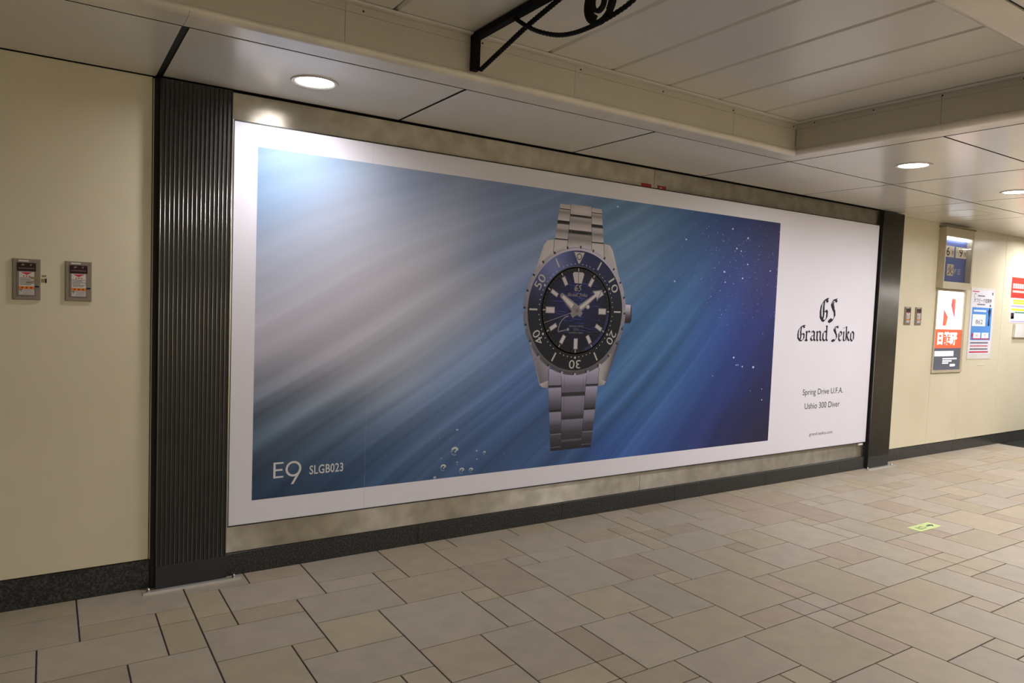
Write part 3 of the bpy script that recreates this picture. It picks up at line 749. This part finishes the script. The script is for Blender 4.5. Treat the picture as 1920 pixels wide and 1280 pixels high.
# hour markers
for k in range(1, 12):
    p = Print(-0.0022)
    t = math.pi / 2 - 2 * math.pi * k / 12
    u = (math.cos(t), math.sin(t))
    r0, r1 = (0.190, 0.268) if k % 3 == 0 else (0.196, 0.262)
    if k == 3: r1 = 0.262
    wd_ = 0.046 if k in (3, 9) else 0.038 if k == 6 else 0.033
    p.y = -0.0022; p.line((WX + r0 * u[0], WZ + r0 * u[1]), (WX + r1 * u[0], WZ + r1 * u[1]), wd_, grey(135))
    p.y = -0.0023; p.line((WX + (r0 + .004) * u[0], WZ + (r0 + .004) * u[1]), (WX + (r1 - .006) * u[0], WZ + (r1 - .006) * u[1]), wd_ - 0.010, grey(226))
    p.build('printed_hour_marker', watch)
p = Print(-0.0022); p.poly(V([(-0.031, 0.188), (0.031, 0.188), (0.050, 0.252), (0.038, 0.264), (-0.038, 0.264), (-0.050, 0.252)]), grey(215))
p.y = -0.0023; p.line((WX, WZ + 0.190), (WX, WZ + 0.262), 0.005, grey(110))
p.build('printed_hour_marker', watch)
# bezel scale
dots = Print(-0.0021); sc_ = tuple(k * .8 for k in S(214, 214, 212))
for k in range(1, 60):
    t = math.pi / 2 - 2 * math.pi * k / 60; u = (math.cos(t), math.sin(t))
    if k in (5, 15, 25, 35, 45, 55):
        p = Print(-0.0021); p.line((WX + .334 * u[0], WZ + .334 * u[1]), (WX + .398 * u[0], WZ + .398 * u[1]), 0.0115, sc_); p.build('printed_bezel_bar', watch)
    elif k % 10 == 0: dots.disc(WX + .324 * u[0], WZ + .324 * u[1], 0.0085, sc_, 10)
    else: dots.disc(WX + .321 * u[0], WZ + .321 * u[1], 0.0042, sc_, 8)
dots.build('printed_minute_dots', watch)['kind'] = 'stuff'
p = Print(-0.0021); p.poly(V([(-0.046, 0.400), (0.046, 0.400), (0.006, 0.324), (-0.006, 0.324)]), sc_)
p.y = -0.0022; p.disc(WX, WZ + 0.370, 0.0225, S(20, 24, 50), 20); p.y = -0.0023; p.disc(WX, WZ + 0.370, 0.0170, sc_, 20)
p.build('printed_bezel_triangle', watch)
for k, s_ in ((10, '10'), (20, '20'), (30, '30'), (40, '40'), (50, '50')):
    t = math.pi / 2 - 2 * math.pi * k / 60; cx, cz = WX + 0.370 * math.cos(t), WZ + 0.370 * math.sin(t)
    p = Print(-0.0021); p.text(s_, cx - 0.050, cx + 0.050, cz - 0.0295, cz + 0.0295, sc_, (cx, cz, t - math.pi / 2)); p.build('printed_bezel_numeral', watch)
# hands
p = Print(-0.0026)
def hand_pt(t, r, s_): # along angle t (clockwise from 12), radius r, sideways s_
    a_ = math.pi / 2 - t; return (WX + r * math.cos(a_) + s_ * math.sin(a_), WZ + r * math.sin(a_) - s_ * math.cos(a_))
tm, th_, ts = math.radians(55), math.radians(-53.5), math.radians(252.5)
W_, D_ = grey(228), grey(150)
p.poly([hand_pt(th_, -0.05, -0.016), hand_pt(th_, -0.05, 0.016), hand_pt(th_, 0.02, 0.034), hand_pt(th_, 0.176, 0.016), hand_pt(th_, 0.184, 0.0), hand_pt(th_, 0.176, -0.016), hand_pt(th_, 0.02, -0.034)], D_)
p.y = -0.0027; p.poly([hand_pt(th_, 0.05, 0.018), hand_pt(th_, 0.160, 0.010), hand_pt(th_, 0.160, -0.010), hand_pt(th_, 0.05, -0.018)], W_)
p.y = -0.0028; p.poly([hand_pt(tm, -0.06, -0.020), hand_pt(tm, -0.06, 0.020), hand_pt(tm, 0.0, 0.026), hand_pt(tm, 0.19, 0.014), hand_pt(tm, 0.182, 0.044), hand_pt(tm, 0.268, 0.0), hand_pt(tm, 0.182, -0.044), hand_pt(tm, 0.19, -0.014), hand_pt(tm, 0.0, -0.026)], D_)
p.y = -0.0029; p.poly([hand_pt(tm, 0.03, 0.012), hand_pt(tm, 0.196, 0.008), hand_pt(tm, 0.192, 0.030), hand_pt(tm, 0.252, 0.0), hand_pt(tm, 0.192, -0.030), hand_pt(tm, 0.196, -0.008), hand_pt(tm, 0.03, -0.012)], W_)
p.y = -0.0030; p.line(hand_pt(ts, -0.098, 0), hand_pt(ts, 0.290, 0), 0.0032, grey(170)); p.disc(*hand_pt(ts, -0.098, 0), 0.0175, D_, 20); p.disc(WX, WZ, 0.022, D_, 24)
p.y = -0.0031; p.disc(*hand_pt(ts, -0.098, 0), 0.0125, W_, 18); p.disc(WX, WZ, 0.013, grey(120), 20)
p.build('printed_hands', watch)
# power reserve arc and dial lettering
p = Print(-0.0024); c_ = grey(165)
p.path([(WX - 0.070, WZ - 0.038), (WX - 0.095, WZ - 0.044), (WX - 0.125, WZ - 0.065), (WX - 0.145, WZ - 0.095), (WX - 0.154, WZ - 0.125), (WX - 0.155, WZ - 0.150)], 0.006, c_)
p.line((WX - 0.157, WZ - 0.148), (WX - 0.080, WZ - 0.131), 0.0055, c_); p.disc(WX - 0.072, WZ - 0.129, 0.011, c_, 14)
p.text('SPRING DRIVE', WX - 0.062, WX + 0.062, WZ - 0.113, WZ - 0.101, grey(150)); p.text('U.F.A.', WX - 0.022, WX + 0.022, WZ - 0.138, WZ - 0.122, grey(150)); p.text("DIVER'S 300m", WX - 0.062, WX + 0.062, WZ - 0.158, WZ - 0.146, grey(150))
p.build('printed_dial_lettering', watch)

# --- blackletter logo drawn with a broad nib
BL = {
 'G': (0.92, [[(.82, 1.30), (.62, 1.50), (.42, 1.40), (.16, 1.08), (.10, .70), (.13, .30), (.34, .06), (.52, .0), (.78, .22), (.80, .62)], [(.80, .62), (.66, .74), (.52, .62)], [(.46, 1.38), (.40, .95), (.44, .50), (.40, .14)], [(.62, 1.50), (.86, 1.52)]]),
 'r': (0.56, [[(.04, .86), (.16, .98), (.16, .14), (.28, .0)], [(.16, .74), (.40, 1.0), (.52, .86)], [(.02, .12), (.16, .02)]]),
 'a': (0.70, [[(.10, .82), (.32, 1.0), (.50, .84), (.50, .16), (.64, .02)], [(.50, .60), (.22, .48), (.10, .26), (.26, .02), (.50, .20)]]),
 'n': (0.74, [[(.02, .86), (.14, .98), (.14, .14), (.26, .0)], [(.14, .74), (.38, 1.0), (.52, .84), (.52, .16), (.66, .02)]]),
 'd': (0.72, [[(.50, .88), (.30, 1.0), (.10, .78), (.10, .22), (.28, .0), (.50, .20)], [(.44, 1.56), (.52, 1.46), (.52, .16), (.66, .02)]]),
 'S': (0.90, [[(.86, 1.34), (.70, 1.50), (.44, 1.44), (.30, 1.18), (.46, .92), (.66, .68), (.72, .36), (.48, .04), (.24, .16), (.06, .04)], [(.52, 1.36), (.46, 1.10), (.58, .86)], [(.70, 1.5), (.88, 1.56)], [(.06, .04), (.26, -.06), (.48, .04)]]),
 'e': (0.58, [[(.12, .44), (.42, .62), (.46, .84), (.28, 1.0), (.10, .80), (.10, .22), (.28, .0), (.50, .16)]]),
 'i': (0.36, [[(.04, .86), (.16, .98), (.16, .14), (.30, .0)], [(.12, 1.34), (.22, 1.40)]]),
 'k': (0.66, [[(.06, 1.50), (.14, 1.42), (.14, .06)], [(.14, .52), (.38, 1.0), (.50, .84), (.24, .54), (.44, .16), (.60, .02)]]),
 'o': (0.64, [[(.30, 1.02), (.10, .82), (.10, .22), (.30, -.02), (.50, .20), (.50, .80), (.30, 1.02)]]),
 ' ': (0.42, [])}
def blackletter(p, s_, x0, x1, z0, h, col, nw=0.13):
    tot = sum(BL[c][0] for c in s_); k = (x1 - x0) / tot; q = h / 1.5; x = x0
    for c in s_:
        for stroke in BL[c][1]: p.nib([(x + a_ * k, z0 + b_ * q) for a_, b_ in stroke], nw * k * 0.50, nw * q * 0.42, col); p.path([(x + a_ * k, z0 + b_ * q) for a_, b_ in stroke], 0.055 * k, col)
        x += BL[c][0] * k
ink_dark = S(34, 37, 48)
p = Print(-0.0006, 1e-5); blackletter(p, 'GS', 5.828, 6.088, 1.432, 0.200, ink_dark, 0.17); p.build('printed_monogram', bb); p = Print(-0.0006, 1e-5); blackletter(p, 'Grand', 5.520, 5.978, 1.252, 0.135, ink_dark, 0.15); p.build('printed_logo', bb); p = Print(-0.0006, 1e-5); blackletter(p, 'Seiko', 6.028, 6.400, 1.252, 0.135, ink_dark, 0.15); p.build('printed_logo', bb)
p = Print(-0.0024, 3e-6); blackletter(p, 'GS', WX - 0.030, WX + 0.030, WZ + 0.135, 0.042, grey(170), 0.2); blackletter(p, 'Grand Seiko', WX - 0.085, WX + 0.085, WZ + 0.098, 0.024, grey(160), 0.17); p.build('printed_dial_logo', watch)
for tx_, a_, b_, e_, f_, c_ in (('Spring Drive U.F.A.', 5.653, 6.268, 0.748, 0.818, ink_dark), ('Ushio 300 Diver', 5.694, 6.230, 0.637, 0.692, ink_dark), ('grand-seiko.com', 5.786, 6.140, 0.380, 0.418, S(58, 60, 72))):
    p = Print(-0.0006); p.text(tx_, a_, b_, e_, f_, c_); p.build('printed_caption', bb)
wt_ = tuple(k * 0.85 for k in S(228, 228, 228))
E0, E1, EB, ET = 1.0245, 1.078, 0.498, 0.584; sw = 0.0115
p = Print(-0.0009); p.poly([(E0, EB), (E1, EB), (E1, EB + 0.0095), (E0 + sw, EB + 0.0095), (E0 + sw, 0.5365), (E1 - 0.005, 0.5365), (E1 - 0.005, 0.5465), (E0 + sw, 0.5465), (E0 + sw, ET - 0.0095), (E1, ET - 0.0095), (E1, ET), (E0, ET)], wt_)
p.build('printed_letter', bb)
p = Print(-0.0009); p.ring(1.1325, 0.541, 0.0315, 0.043, wt_, 40); p.y = -0.00094
p.poly([(1.1755, 0.541), (1.1640, 0.541), (1.1600, 0.526), (1.1190, 0.456), (1.1335, 0.456), (1.1690, 0.517), (1.1745, 0.530)], wt_)
p.build('printed_numeral', bb)
p = Print(-0.0009); p.text('SLGB023', 1.2215, 1.4150, 0.4995, 0.5500, wt_, bold=0.012, space=1.05); p.build('printed_model_number', bb)

# ================================================================== IRON BRACKET IN THE COFFER
X0 = 1.645
br = thing('wrought_iron_bracket', (X0, -0.95, 2.55), 'black wrought iron scroll bracket spanning the ceiling coffer', 'bracket')
def flatbar(path, w, t):
    # bar of section w (in the plane) x t (along X) following path in the Y-Z plane
    m = MB(); P = [Vector((0, a_, b_)) for a_, b_ in path]; n = len(P)
    for i, q in enumerate(P):
        d = (P[min(n - 1, i + 1)] - P[max(0, i - 1)]).normalized(); u = Vector((0, -d.z, d.y)) * w / 2
        for sx, su in ((-1, -1), (1, -1), (1, 1), (-1, 1)):
            m.v.append((X0 + sx * t / 2, q.y + su * u.y, q.z + su * u.z)); m.c.append((1, 1, 1))
    for i in range(n - 1):
        for s in range(4):
            t_ = (s + 1) % 4; m.f.append((i * 4 + s, i * 4 + t_, i * 4 + 4 + t_, i * 4 + 4 + s))
    m.f.append((3, 2, 1, 0)); m.f.append(tuple(4 * (n - 1) + s for s in range(4)))
    return m
flatbar([(-0.955, 2.552), (-0.955, 2.70)], 0.034, 0.034).build('post', M['iron'], br, fix=True)
flatbar([(-2.595, 2.552), (-2.595, 2.70)], 0.034, 0.034).build('post', M['iron'], br, fix=True)
flatbar([(-0.938, 2.696), (-0.972, 2.704), (-1.28, 2.703), (-1.775, 2.700), (-2.58, 2.704), (-2.612, 2.696)], 0.030, 0.034).build('arm', M['iron'], br, fix=True)
def twist(path, r, name):
    m = MB(); P = [Vector(q) for q in path]; L = []
    for i in range(len(P) - 1):
        k = max(2, int((P[i + 1] - P[i]).length / 0.006))
        L += [P[i].lerp(P[i + 1], j / k) for j in range(k)]
    L.append(P[-1]); rr = [r * (1 + 0.13 * math.sin(j * 2.1)) for j in range(len(L))]
    m.smooth = True; m.tube([tuple(q) for q in L], rr, 8); return m.build(name, M['iron'], br, fix=True)
twist([(X0 + 0.02, -0.975, 2.556), (X0 + 0.02, -1.345, 2.642), (X0 + 0.02, -1.60, 2.685)], 0.0105, 'brace')
twist([(X0 + 0.02, -2.575, 2.556), (X0 + 0.02, -2.205, 2.642), (X0 + 0.02, -1.95, 2.685)], 0.0105, 'brace')
def sm_path(pts, k=6):
    out = []; n = len(pts)
    for i in range(n - 1):
        p0, p1, p2, p3 = pts[max(0, i - 1)], pts[i], pts[i + 1], pts[min(n - 1, i + 2)]
        for j in range(k):
            t = j / k; out.append(tuple(0.5 * ((2 * p1[c]) + (-p0[c] + p2[c]) * t + (2 * p0[c] - 5 * p1[c] + 4 * p2[c] - p3[c]) * t * t + (-p0[c] + 3 * p1[c] - 3 * p2[c] + p3[c]) * t ** 3) for c in range(2)))
    out.append(pts[-1]); return out
cv = [(-1.280, 2.690), (-1.368, 2.633), (-1.454, 2.586), (-1.549, 2.546), (-1.626, 2.522), (-1.705, 2.508), (-1.779, 2.503), (-1.845, 2.503), (-1.923, 2.508), (-2.0, 2.52), (-2.08, 2.55), (-2.17, 2.60), (-2.25, 2.66), (-2.28, 2.690)]
twist([(X0, a_, b_) for a_, b_ in sm_path(cv)], 0.0088, 'swag')
rc = (-1.843, 2.578)
flatbar([(rc[0] + 0.074 * math.cos(t), rc[1] + 0.074 * math.sin(t)) for t in [2 * math.pi * k / 36 for k in range(37)]], 0.015, 0.018).build('scroll_ring', M['iron'], br, fix=True)
spi = []
for k in range(40):
    t = 3.9 - k * 0.22; r = 0.066 - 0.0014 * k; spi.append((rc[0] + r * math.cos(t) , rc[1] + r * math.sin(t)))
flatbar(spi, 0.013, 0.016).build('scroll', M['iron'], br, fix=True)
flatbar([(rc[0] + 0.060, 2.60), (rc[0] + 0.068, 2.57), (rc[0] + 0.052, 2.540), (rc[0] + 0.028, 2.522)], 0.030, 0.016).build('leaf', M['iron'], br, fix=True)

# ================================================================== PUSH BUTTON BOXES
def button_box(x, z0, y, w_, h_, label, torn):
    t = thing('push_button_box', (x + w_ / 2, y, z0), label, 'switch box', 'push button boxes in the cream walls')
    m = MB(); iw = w_ * 0.155
    f = 0.010
    m.bbox(x, x + w_, y - f, y, z0, z0 + h_, 0.003); m.build('cover_plate', M['plate'], t)
    part_box('door', M['plate_in'], t, x + iw, x + w_ - iw, y - f - 0.002, y - f, z0 + h_ * 0.10, z0 + h_ * 0.915, 0.001)
    yp = y - f - 0.0024; dx0, dx1 = x + iw + 0.001, x + w_ - iw - 0.001
    Z = lambda k: z0 + h_ * k
    p = Print(yp); dk = S(46, 22, 22)
    p.rect(dx0, dx1, Z(0.70), Z(0.905), dk)
    p.y = yp - 0.0002
    p.text('押', x + w_ * .32, x + w_ * .42, Z(.83), Z(.875), S(190, 175, 165)); p.text('す', x + w_ * .61, x + w_ * .70, Z(.83), Z(.875), S(190, 175, 165))
    for k in range(9): p.rect(dx0 + 0.006 + k * 0.0066, dx0 + 0.011 + k * 0.0066, Z(.755), Z(.785), S(120, 95, 90))
    p.build('header_plate', t)
    p = Print(yp); sx0, sx1 = x + w_ * 0.235, x + w_ * 0.775; wh = S(212, 208, 200)
    p.rect(sx0, sx1, Z(.33), Z(.685), wh); p.rect(sx0, sx1, Z(.265), Z(.325), S(232, 128, 38)); p.rect(sx0, sx1, Z(.12), Z(.262), S(196, 190, 186))
    p.y = yp - 0.0002; cx = (sx0 + sx1) / 2; rd = S(205, 44, 66)
    p.poly([(cx - w_ * .22, Z(.672)), (cx + w_ * .22, Z(.672)), (cx, Z(.61))], rd)
    for k in (-1, 0, 1): p.rect(cx + k * w_ * .10 - 0.0028, cx + k * w_ * .10 + 0.0028, Z(.565), Z(.592), S(205, 70, 70))
    for j, (a_, b_) in enumerate(((.04, .9), (.06, .7), (.06, .95), (.06, .6), (.06, .92), (.06, .8))):
        zz = .535 - j * .033
        k = sx0 + (sx1 - sx0) * a_
        while k < sx0 + (sx1 - sx0) * b_: p.rect(k, k + 0.0026, Z(zz - .008), Z(zz + .008), S(60, 60, 66)); k += 0.0036
    for k in (-1, 0, 1): p.rect(cx + k * w_ * .16 - 0.003, cx + k * w_ * .16 + 0.003, Z(.28), Z(.31), S(90, 40, 20))
    p.rect(sx0 + 0.001, sx0 + 0.013, Z(.235), Z(.252), S(40, 40, 60)); p.rect(sx0 + 0.006, sx0 + 0.008, Z(.19), Z(.23), S(40, 40, 60))
    for j in range(4): p.rect(sx0 + 0.016, sx1 - 0.003 - 0.008 * (j % 2), Z(.232 - j * .03), Z(.24 - j * .03), S(130, 135, 150))
    p.build('warning_sticker', t)
    part_box('latch', M['iron'], t, x + w_ * .80, x + w_ * .95, y - f - 0.003, y - f, Z(.315), Z(.345), 0.0008)
    part_box('name_strip', M['white_plastic'], t, x + w_ * .22, x + w_ * .58, y - f - 0.0008, y - f, Z(.935), Z(.965))
    if torn:
        q = Print(y - f - 0.0030); tc = S(140, 126, 96)
        q.poly([(x + w_ * .60, Z(.565)), (x + w_ * .98, Z(.57)), (x + w_ * .98, Z(.50)), (x + w_ * .66, Z(.51))], tc); q.poly([(x + w_ * .50, Z(.41)), (x + w_ * .93, Z(.43)), (x + w_ * .93, Z(.455)), (x + w_ * .5, Z(.45))][::-1], tc)
        q.build('tape_residue', t)
        q = Print(y - 0.0012); q.rect(x + w_ * 1.03, x + w_ * 1.22, Z(.44), Z(.53), S(150, 132, 92)); q.rect(x + w_ * 1.05, x + w_ * 1.20, Z(.58), Z(.62), S(142, 124, 88)); q.rect(x + w_ * 1.17, x + w_ * 1.22, Z(.43), Z(.54), S(105, 88, 60)); q.build('tape_residue', t)
button_box(-0.130, 1.425, 0.02, 0.105, 0.183, 'grey push button box with torn brown tape, far left on the cream wall', True)
button_box(0.070, 1.425, 0.02, 0.105, 0.183, 'grey push button box on the left cream wall, nearer the ribbed pilaster', False)
button_box(7.395, 1.418, 0.08, 0.118, 0.185, 'small grey push button box right beside the right ribbed pilaster', False)
button_box(7.605, 1.418, 0.08, 0.118, 0.185, 'small grey push button box beside the calendar case and light box', False)

# red and white label on the upper steel strip
t = thing('warning_label', (3.73, 0.012, 2.384), 'small red and white label stuck above the billboard on the steel strip', 'label')
part_box('label_strip', plain('label_red', S(150, 24, 22), 0.5), t, 3.604, 3.855, 0.0105, 0.012, 2.3725, 2.3965)
p = Print(0.0102); p.rect(3.705, 3.765, 2.3745, 2.3945, S(200, 190, 178)); p.rect(3.722, 3.748, 2.382, 2.388, S(120, 110, 100)); p.rect(3.79, 3.812, 2.378, 2.384, S(190, 180, 170)); p.build('printed_lettering', t)

# ================================================================== CALENDAR CASE
cy1 = 0.08; cd = 0.075
t = thing('calendar_case', (8.29, cy1, 1.82), 'beige wall case with a lit flip calendar on blue ground above the light box', 'calendar')
c0, c1, k0, k1 = 7.985, 8.605, 1.822, 2.470
wx0, wx1, wz0, wz1 = 8.000, 8.575, 1.895, 2.375
fr = MB(); fr.box(c0, wx0, cy1 - cd, cy1, k0, k1); fr.box(wx1, c1, cy1 - cd, cy1, k0, k1); fr.box(wx0, wx1, cy1 - cd, cy1, k0, wz0); fr.box(wx0, wx1, cy1 - cd, cy1, wz1, k1)
fr.build('case_body', M['casebeige'], t)
part_box('cap_ledge', plain('case_olive', (0.22, 0.19, 0.12), 0.5), t, c0 - 0.01, c1 + 0.015, cy1 - cd - 0.006, cy1, k1 + 0.0005, k1 + 0.016)
part_box('back_board', plain('calendar_blue', S(88, 104, 172), 0.5, var=0.03), t, wx0, wx1, cy1 - 0.012, cy1 - 0.002, wz0, wz1)
tb = MB(); tb.smooth = True; tb.tube([(wx0 + 0.02, cy1 - 0.040, wz1 - 0.016), (wx1 - 0.02, cy1 - 0.040, wz1 - 0.016)], 0.012, 12); tb.build('lamp_tube', M['tubelight'], t, fix=True)
fl = plain('flap_cream', S(236, 224, 192), 0.5, var=0.02)
def flap(x0, x1, z0, z1, items):
    part_box('flap', fl, t, x0, x1, cy1 - 0.018, cy1 - 0.0125, z0, (z0 + z1) / 2 - 0.001); part_box('flap', fl, t, x0, x1, cy1 - 0.018, cy1 - 0.0125, (z0 + z1) / 2 + 0.001, z1)
    p = Print(cy1 - 0.0184)
    for s_, a_, b_, e_, f_ in items: p.text(s_, a_, b_, e_, f_, S(52, 38, 34), bold=0.012)
    p.build('printed_date', t)
flap(8.055, 8.290, 2.165, 2.285, [('6', 8.125, 8.195, 2.178, 2.272), ('月', 8.232, 8.275, 2.190, 2.235)])
flap(8.330, 8.565, 2.165, 2.285, [('9', 8.405, 8.475, 2.178, 2.272), ('日', 8.512, 8.548, 2.190, 2.235)])
flap(8.165, 8.300, 1.965, 2.090, [('火', 8.175, 8.290, 1.975, 2.080)])
p = Print(cy1 - 0.0126); p.text('曜', 8.325, 8.380, 1.985, 2.045, S(206, 208, 210), bold=0.02); p.text('日', 8.408, 8.458, 1.985, 2.045, S(206, 208, 210), bold=0.02); p.build('printed_weekday', t)
part_box('glass_pane', M['glass'], t, wx0, wx1, cy1 - cd + 0.006, cy1 - cd + 0.009, wz0, wz1)

# ================================================================== BACKLIT ADVERTISING BOX
t = thing('light_box', (8.325, 0.08, 0.90), 'backlit advertising box with red N sign and red band below the calendar', 'light box')
fr = MB(); fx0, fx1, fz0, fz1 = 8.004, 8.655, 0.902, 1.818; gx0, gx1, gz0, gz1 = 8.026, 8.612, 0.932, 1.798
yy = 0.066
for a_ in ((fx0, gx0, yy, 0.115, fz0, fz1), (gx1, fx1, yy, 0.115, fz0, fz1), (gx0, gx1, yy, 0.115, fz0, gz0), (gx0, gx1, yy, 0.115, gz1, fz1)): fr.box(*a_)
fr.build('frame', M['casebeige'], t)
p = Print(0.078); wh = (0.85, 0.85, 0.85); rd = (0.78, 0.075, 0.03); dk = (0.055, 0.055, 0.07)
p.rect(gx0, gx1, 1.380, gz1, wh); p.rect(gx0, gx1, 1.174, 1.380, rd); p.rect(gx0, gx1, gz0, 1.174, dk)
p.y = 0.0776
p.poly([(8.190, 1.420), (8.262, 1.420), (8.292, 1.515), (8.255, 1.545), (8.195, 1.600)], [(.62, .05, .05), (0.75, .14, .03), (0.75, .12, .03), (0.62, .06, .05), (0.55, .05, .08)])
p.poly([(8.360, 1.718), (8.442, 1.718), (8.436, 1.500), (8.390, 1.570), (8.345, 1.645)], [(0.55, .06, .08), (0.78, .16, .05), (0.38, .05, .14), (0.6, .06, .08), (0.6, .06, .06)])
p.text('日能研', 8.10, 8.525, 1.205, 1.355, wh, bold=0.055)
for j, (a_, b_, z_) in enumerate(((8.13, 8.53, 1.745), (8.20, 8.30, 1.70))): 
    k = a_
    while k < b_ - 0.02: p.rect(k, k + 0.016, z_ - 0.008, z_ + 0.008, (0.45, 0.45, 0.45)); k += 0.024
p.rect(8.06, 8.47, 1.085, 1.140, wh)
for z_, b_ in ((1.055, 8.55), (1.030, 8.44), (1.008, 8.37)): p.rect(8.24, b_, z_ - 0.007, z_ + 0.007, (0.7, 0.7, 0.7))
p.rect(8.41, 8.52, 0.97, 0.995, wh)
p.build('backlit_print', t, M['backlit'])

# ================================================================== NOTICES
t = thing('notice_poster', (9.06, 0.08, 1.05), 'white and blue commuter pass notice in a clear wall pocket', 'poster')
part_box('pocket', M['white_plastic'], t, 8.775, 9.36, 0.0755, 0.0795, 1.045, 1.865)
part_box('sheet', M['paper'], t, 8.79, 9.325, 0.0740, 0.0753, 1.100, 1.838)
p = Print(0.0736); bl = S(92, 150, 222); tx = S(70, 72, 80)
p.rect(8.82, 9.30, 1.262, 1.640, bl)
p.y = 0.0733
p.text('オフピーク定期券', 8.845, 9.275, 1.695, 1.745, S(58, 60, 66), bold=0.01)
p.ring(8.872, 1.772, 0.022, 0.030, S(110, 160, 90), 14, 0.6, 4.6); p.rect(8.93, 9.10, 1.765, 1.780, S(130, 132, 138)); p.rect(8.93, 9.12, 1.667, 1.682, S(130, 132, 138)); p.rect(8.80, 8.96, 1.815, 1.825, S(205, 60, 80)); p.rect(9.27, 9.305, 1.790, 1.822, S(120, 120, 130))
p.rect(8.86, 9.16, 1.590, 1.612, S(222, 232, 246)); p.rect(8.84, 9.155, 1.425, 1.560, S(240, 242, 246)); p.rect(8.89, 9.055, 1.285, 1.350, S(244, 244, 248)); p.rect(9.085, 9.255, 1.285, 1.350, S(244, 244, 248)); p.rect(8.84, 8.875, 1.300, 1.340, S(196, 40, 60))
p.rect(8.84, 9.28, 1.272, 1.284, S(190, 50, 66)); p.rect(8.815, 9.275, 1.118, 1.134, S(196, 50, 66))
for zz, cc in ((1.232, tx), (1.196, S(200, 90, 110)), (1.160, tx)):
    k = 8.83
    while k < 9.26: p.rect(k, k + 0.020, zz - 0.009, zz + 0.009, cc); k += 0.027
p.poly([(9.215, 1.430), (9.262, 1.430), (9.250, 1.52), (9.275, 1.60), (9.245, 1.645), (9.205, 1.60), (9.228, 1.52)], S(44, 46, 78)); p.disc(9.248, 1.665, 0.016, S(60, 52, 60), 12)
p.y = 0.0730; p.text('862', 8.92, 9.09, 1.448, 1.500, S(84, 86, 92)); p.text('16', 8.945, 8.99, 1.302, 1.335, S(150, 152, 158)); p.text('87', 9.145, 9.195, 1.302, 1.335, S(150, 152, 158))
p.build('printed_notice', t)
part_box('lower_tab', M['white_plastic'], t, 9.06, 9.22, 0.077, 0.0795, 0.968, 0.978)
t = thing('red_notice', (10.1, 0.08, 1.48), 'red headed white notice on the wall at the right picture edge', 'poster')
part_box('sheet', M['paper'], t, 9.765, 10.62, 0.0775, 0.0795, 1.478, 2.030)
p = Print(0.0772); p.rect(9.765, 10.62, 1.780, 2.030, S(214, 62, 48)); p.y = 0.0769
for a_, z0, z1 in ((9.80, 1.895, 1.955), (9.80, 1.845, 1.872)):
    k = a_
    while k < 10.55: p.rect(k, k + (z1 - z0) * .82, z0, z1, S(236, 190, 184)); k += (z1 - z0)
p.rect(9.82, 10.2, 1.735, 1.760, S(226, 222, 60)); p.rect(9.84, 10.5, 1.705, 1.730, S(222, 216, 66)); p.rect(9.79, 10.5, 1.670, 1.690, S(170, 160, 196)); p.rect(9.80, 10.55, 1.625, 1.652, S(222, 216, 66)); p.rect(9.90, 10.55, 1.597, 1.612, S(70, 130, 100))
p.rect(9.80, 9.885, 1.525, 1.600, S(66, 40, 42)); p.poly([(9.80, 1.525), (9.885, 1.525), (9.885, 1.585)], S(236, 200, 70)); p.rect(9.92, 10.5, 1.52, 1.59, S(222, 226, 240)); p.rect(9.80, 10.3, 1.488, 1.500, S(170, 160, 200))
p.build('printed_notice', t)
t = thing('leaflet_tray', (10.2, 0.08, 1.30), 'plain white tray on the wall under the red headed notice', 'tray')
part_box('tray_front', M['white_plastic'], t, 9.885, 10.55, 0.050, 0.054, 1.300, 1.462, 0.001)
fr = MB(); fr.box(9.885, 9.889, 0.054, 0.079, 1.30, 1.462); fr.box(10.546, 10.55, 0.054, 0.079, 1.30, 1.462); fr.box(9.889, 10.546, 0.054, 0.079, 1.30, 1.304); fr.build('tray_sides', M['white_plastic'], t)

# ================================================================== FLOOR STICKER
t = thing('floor_sticker', (5.27, -1.30, 0.0), 'pale green exit sticker with arrow on the stone floor', 'sticker')
sx0, sx1, sy0, sy1 = GX + GM * 33.05, GX + GM * 34.92, -GY * 9.0 - 0.002, -GY * 8.36
part_box('vinyl', plain('sticker_green', S(206, 226, 150), 0.5, var=0.03), t, sx0, sx1, sy0, sy1, 0.0, 0.0012)
fm_ = MB(); pf = Print(0.0); gk = S(74, 92, 78)
pf.text('出口', 0.045, 0.135, 0.022, 0.075, gk, bold=0.01); pf.rect(0.165, 0.215, 0.040, 0.056, gk); pf.poly([(0.213, 0.020), (0.255, 0.048), (0.213, 0.076)], gk)
fm_.v = [(sx0 + x, sy0 + z, 0.0015) for x, y, z in pf.m.v]; fm_.c = pf.m.c; fm_.f = pf.m.f
fm_.build('printed_arrow', M['ink'], t)
print('tiles', len(tiles))
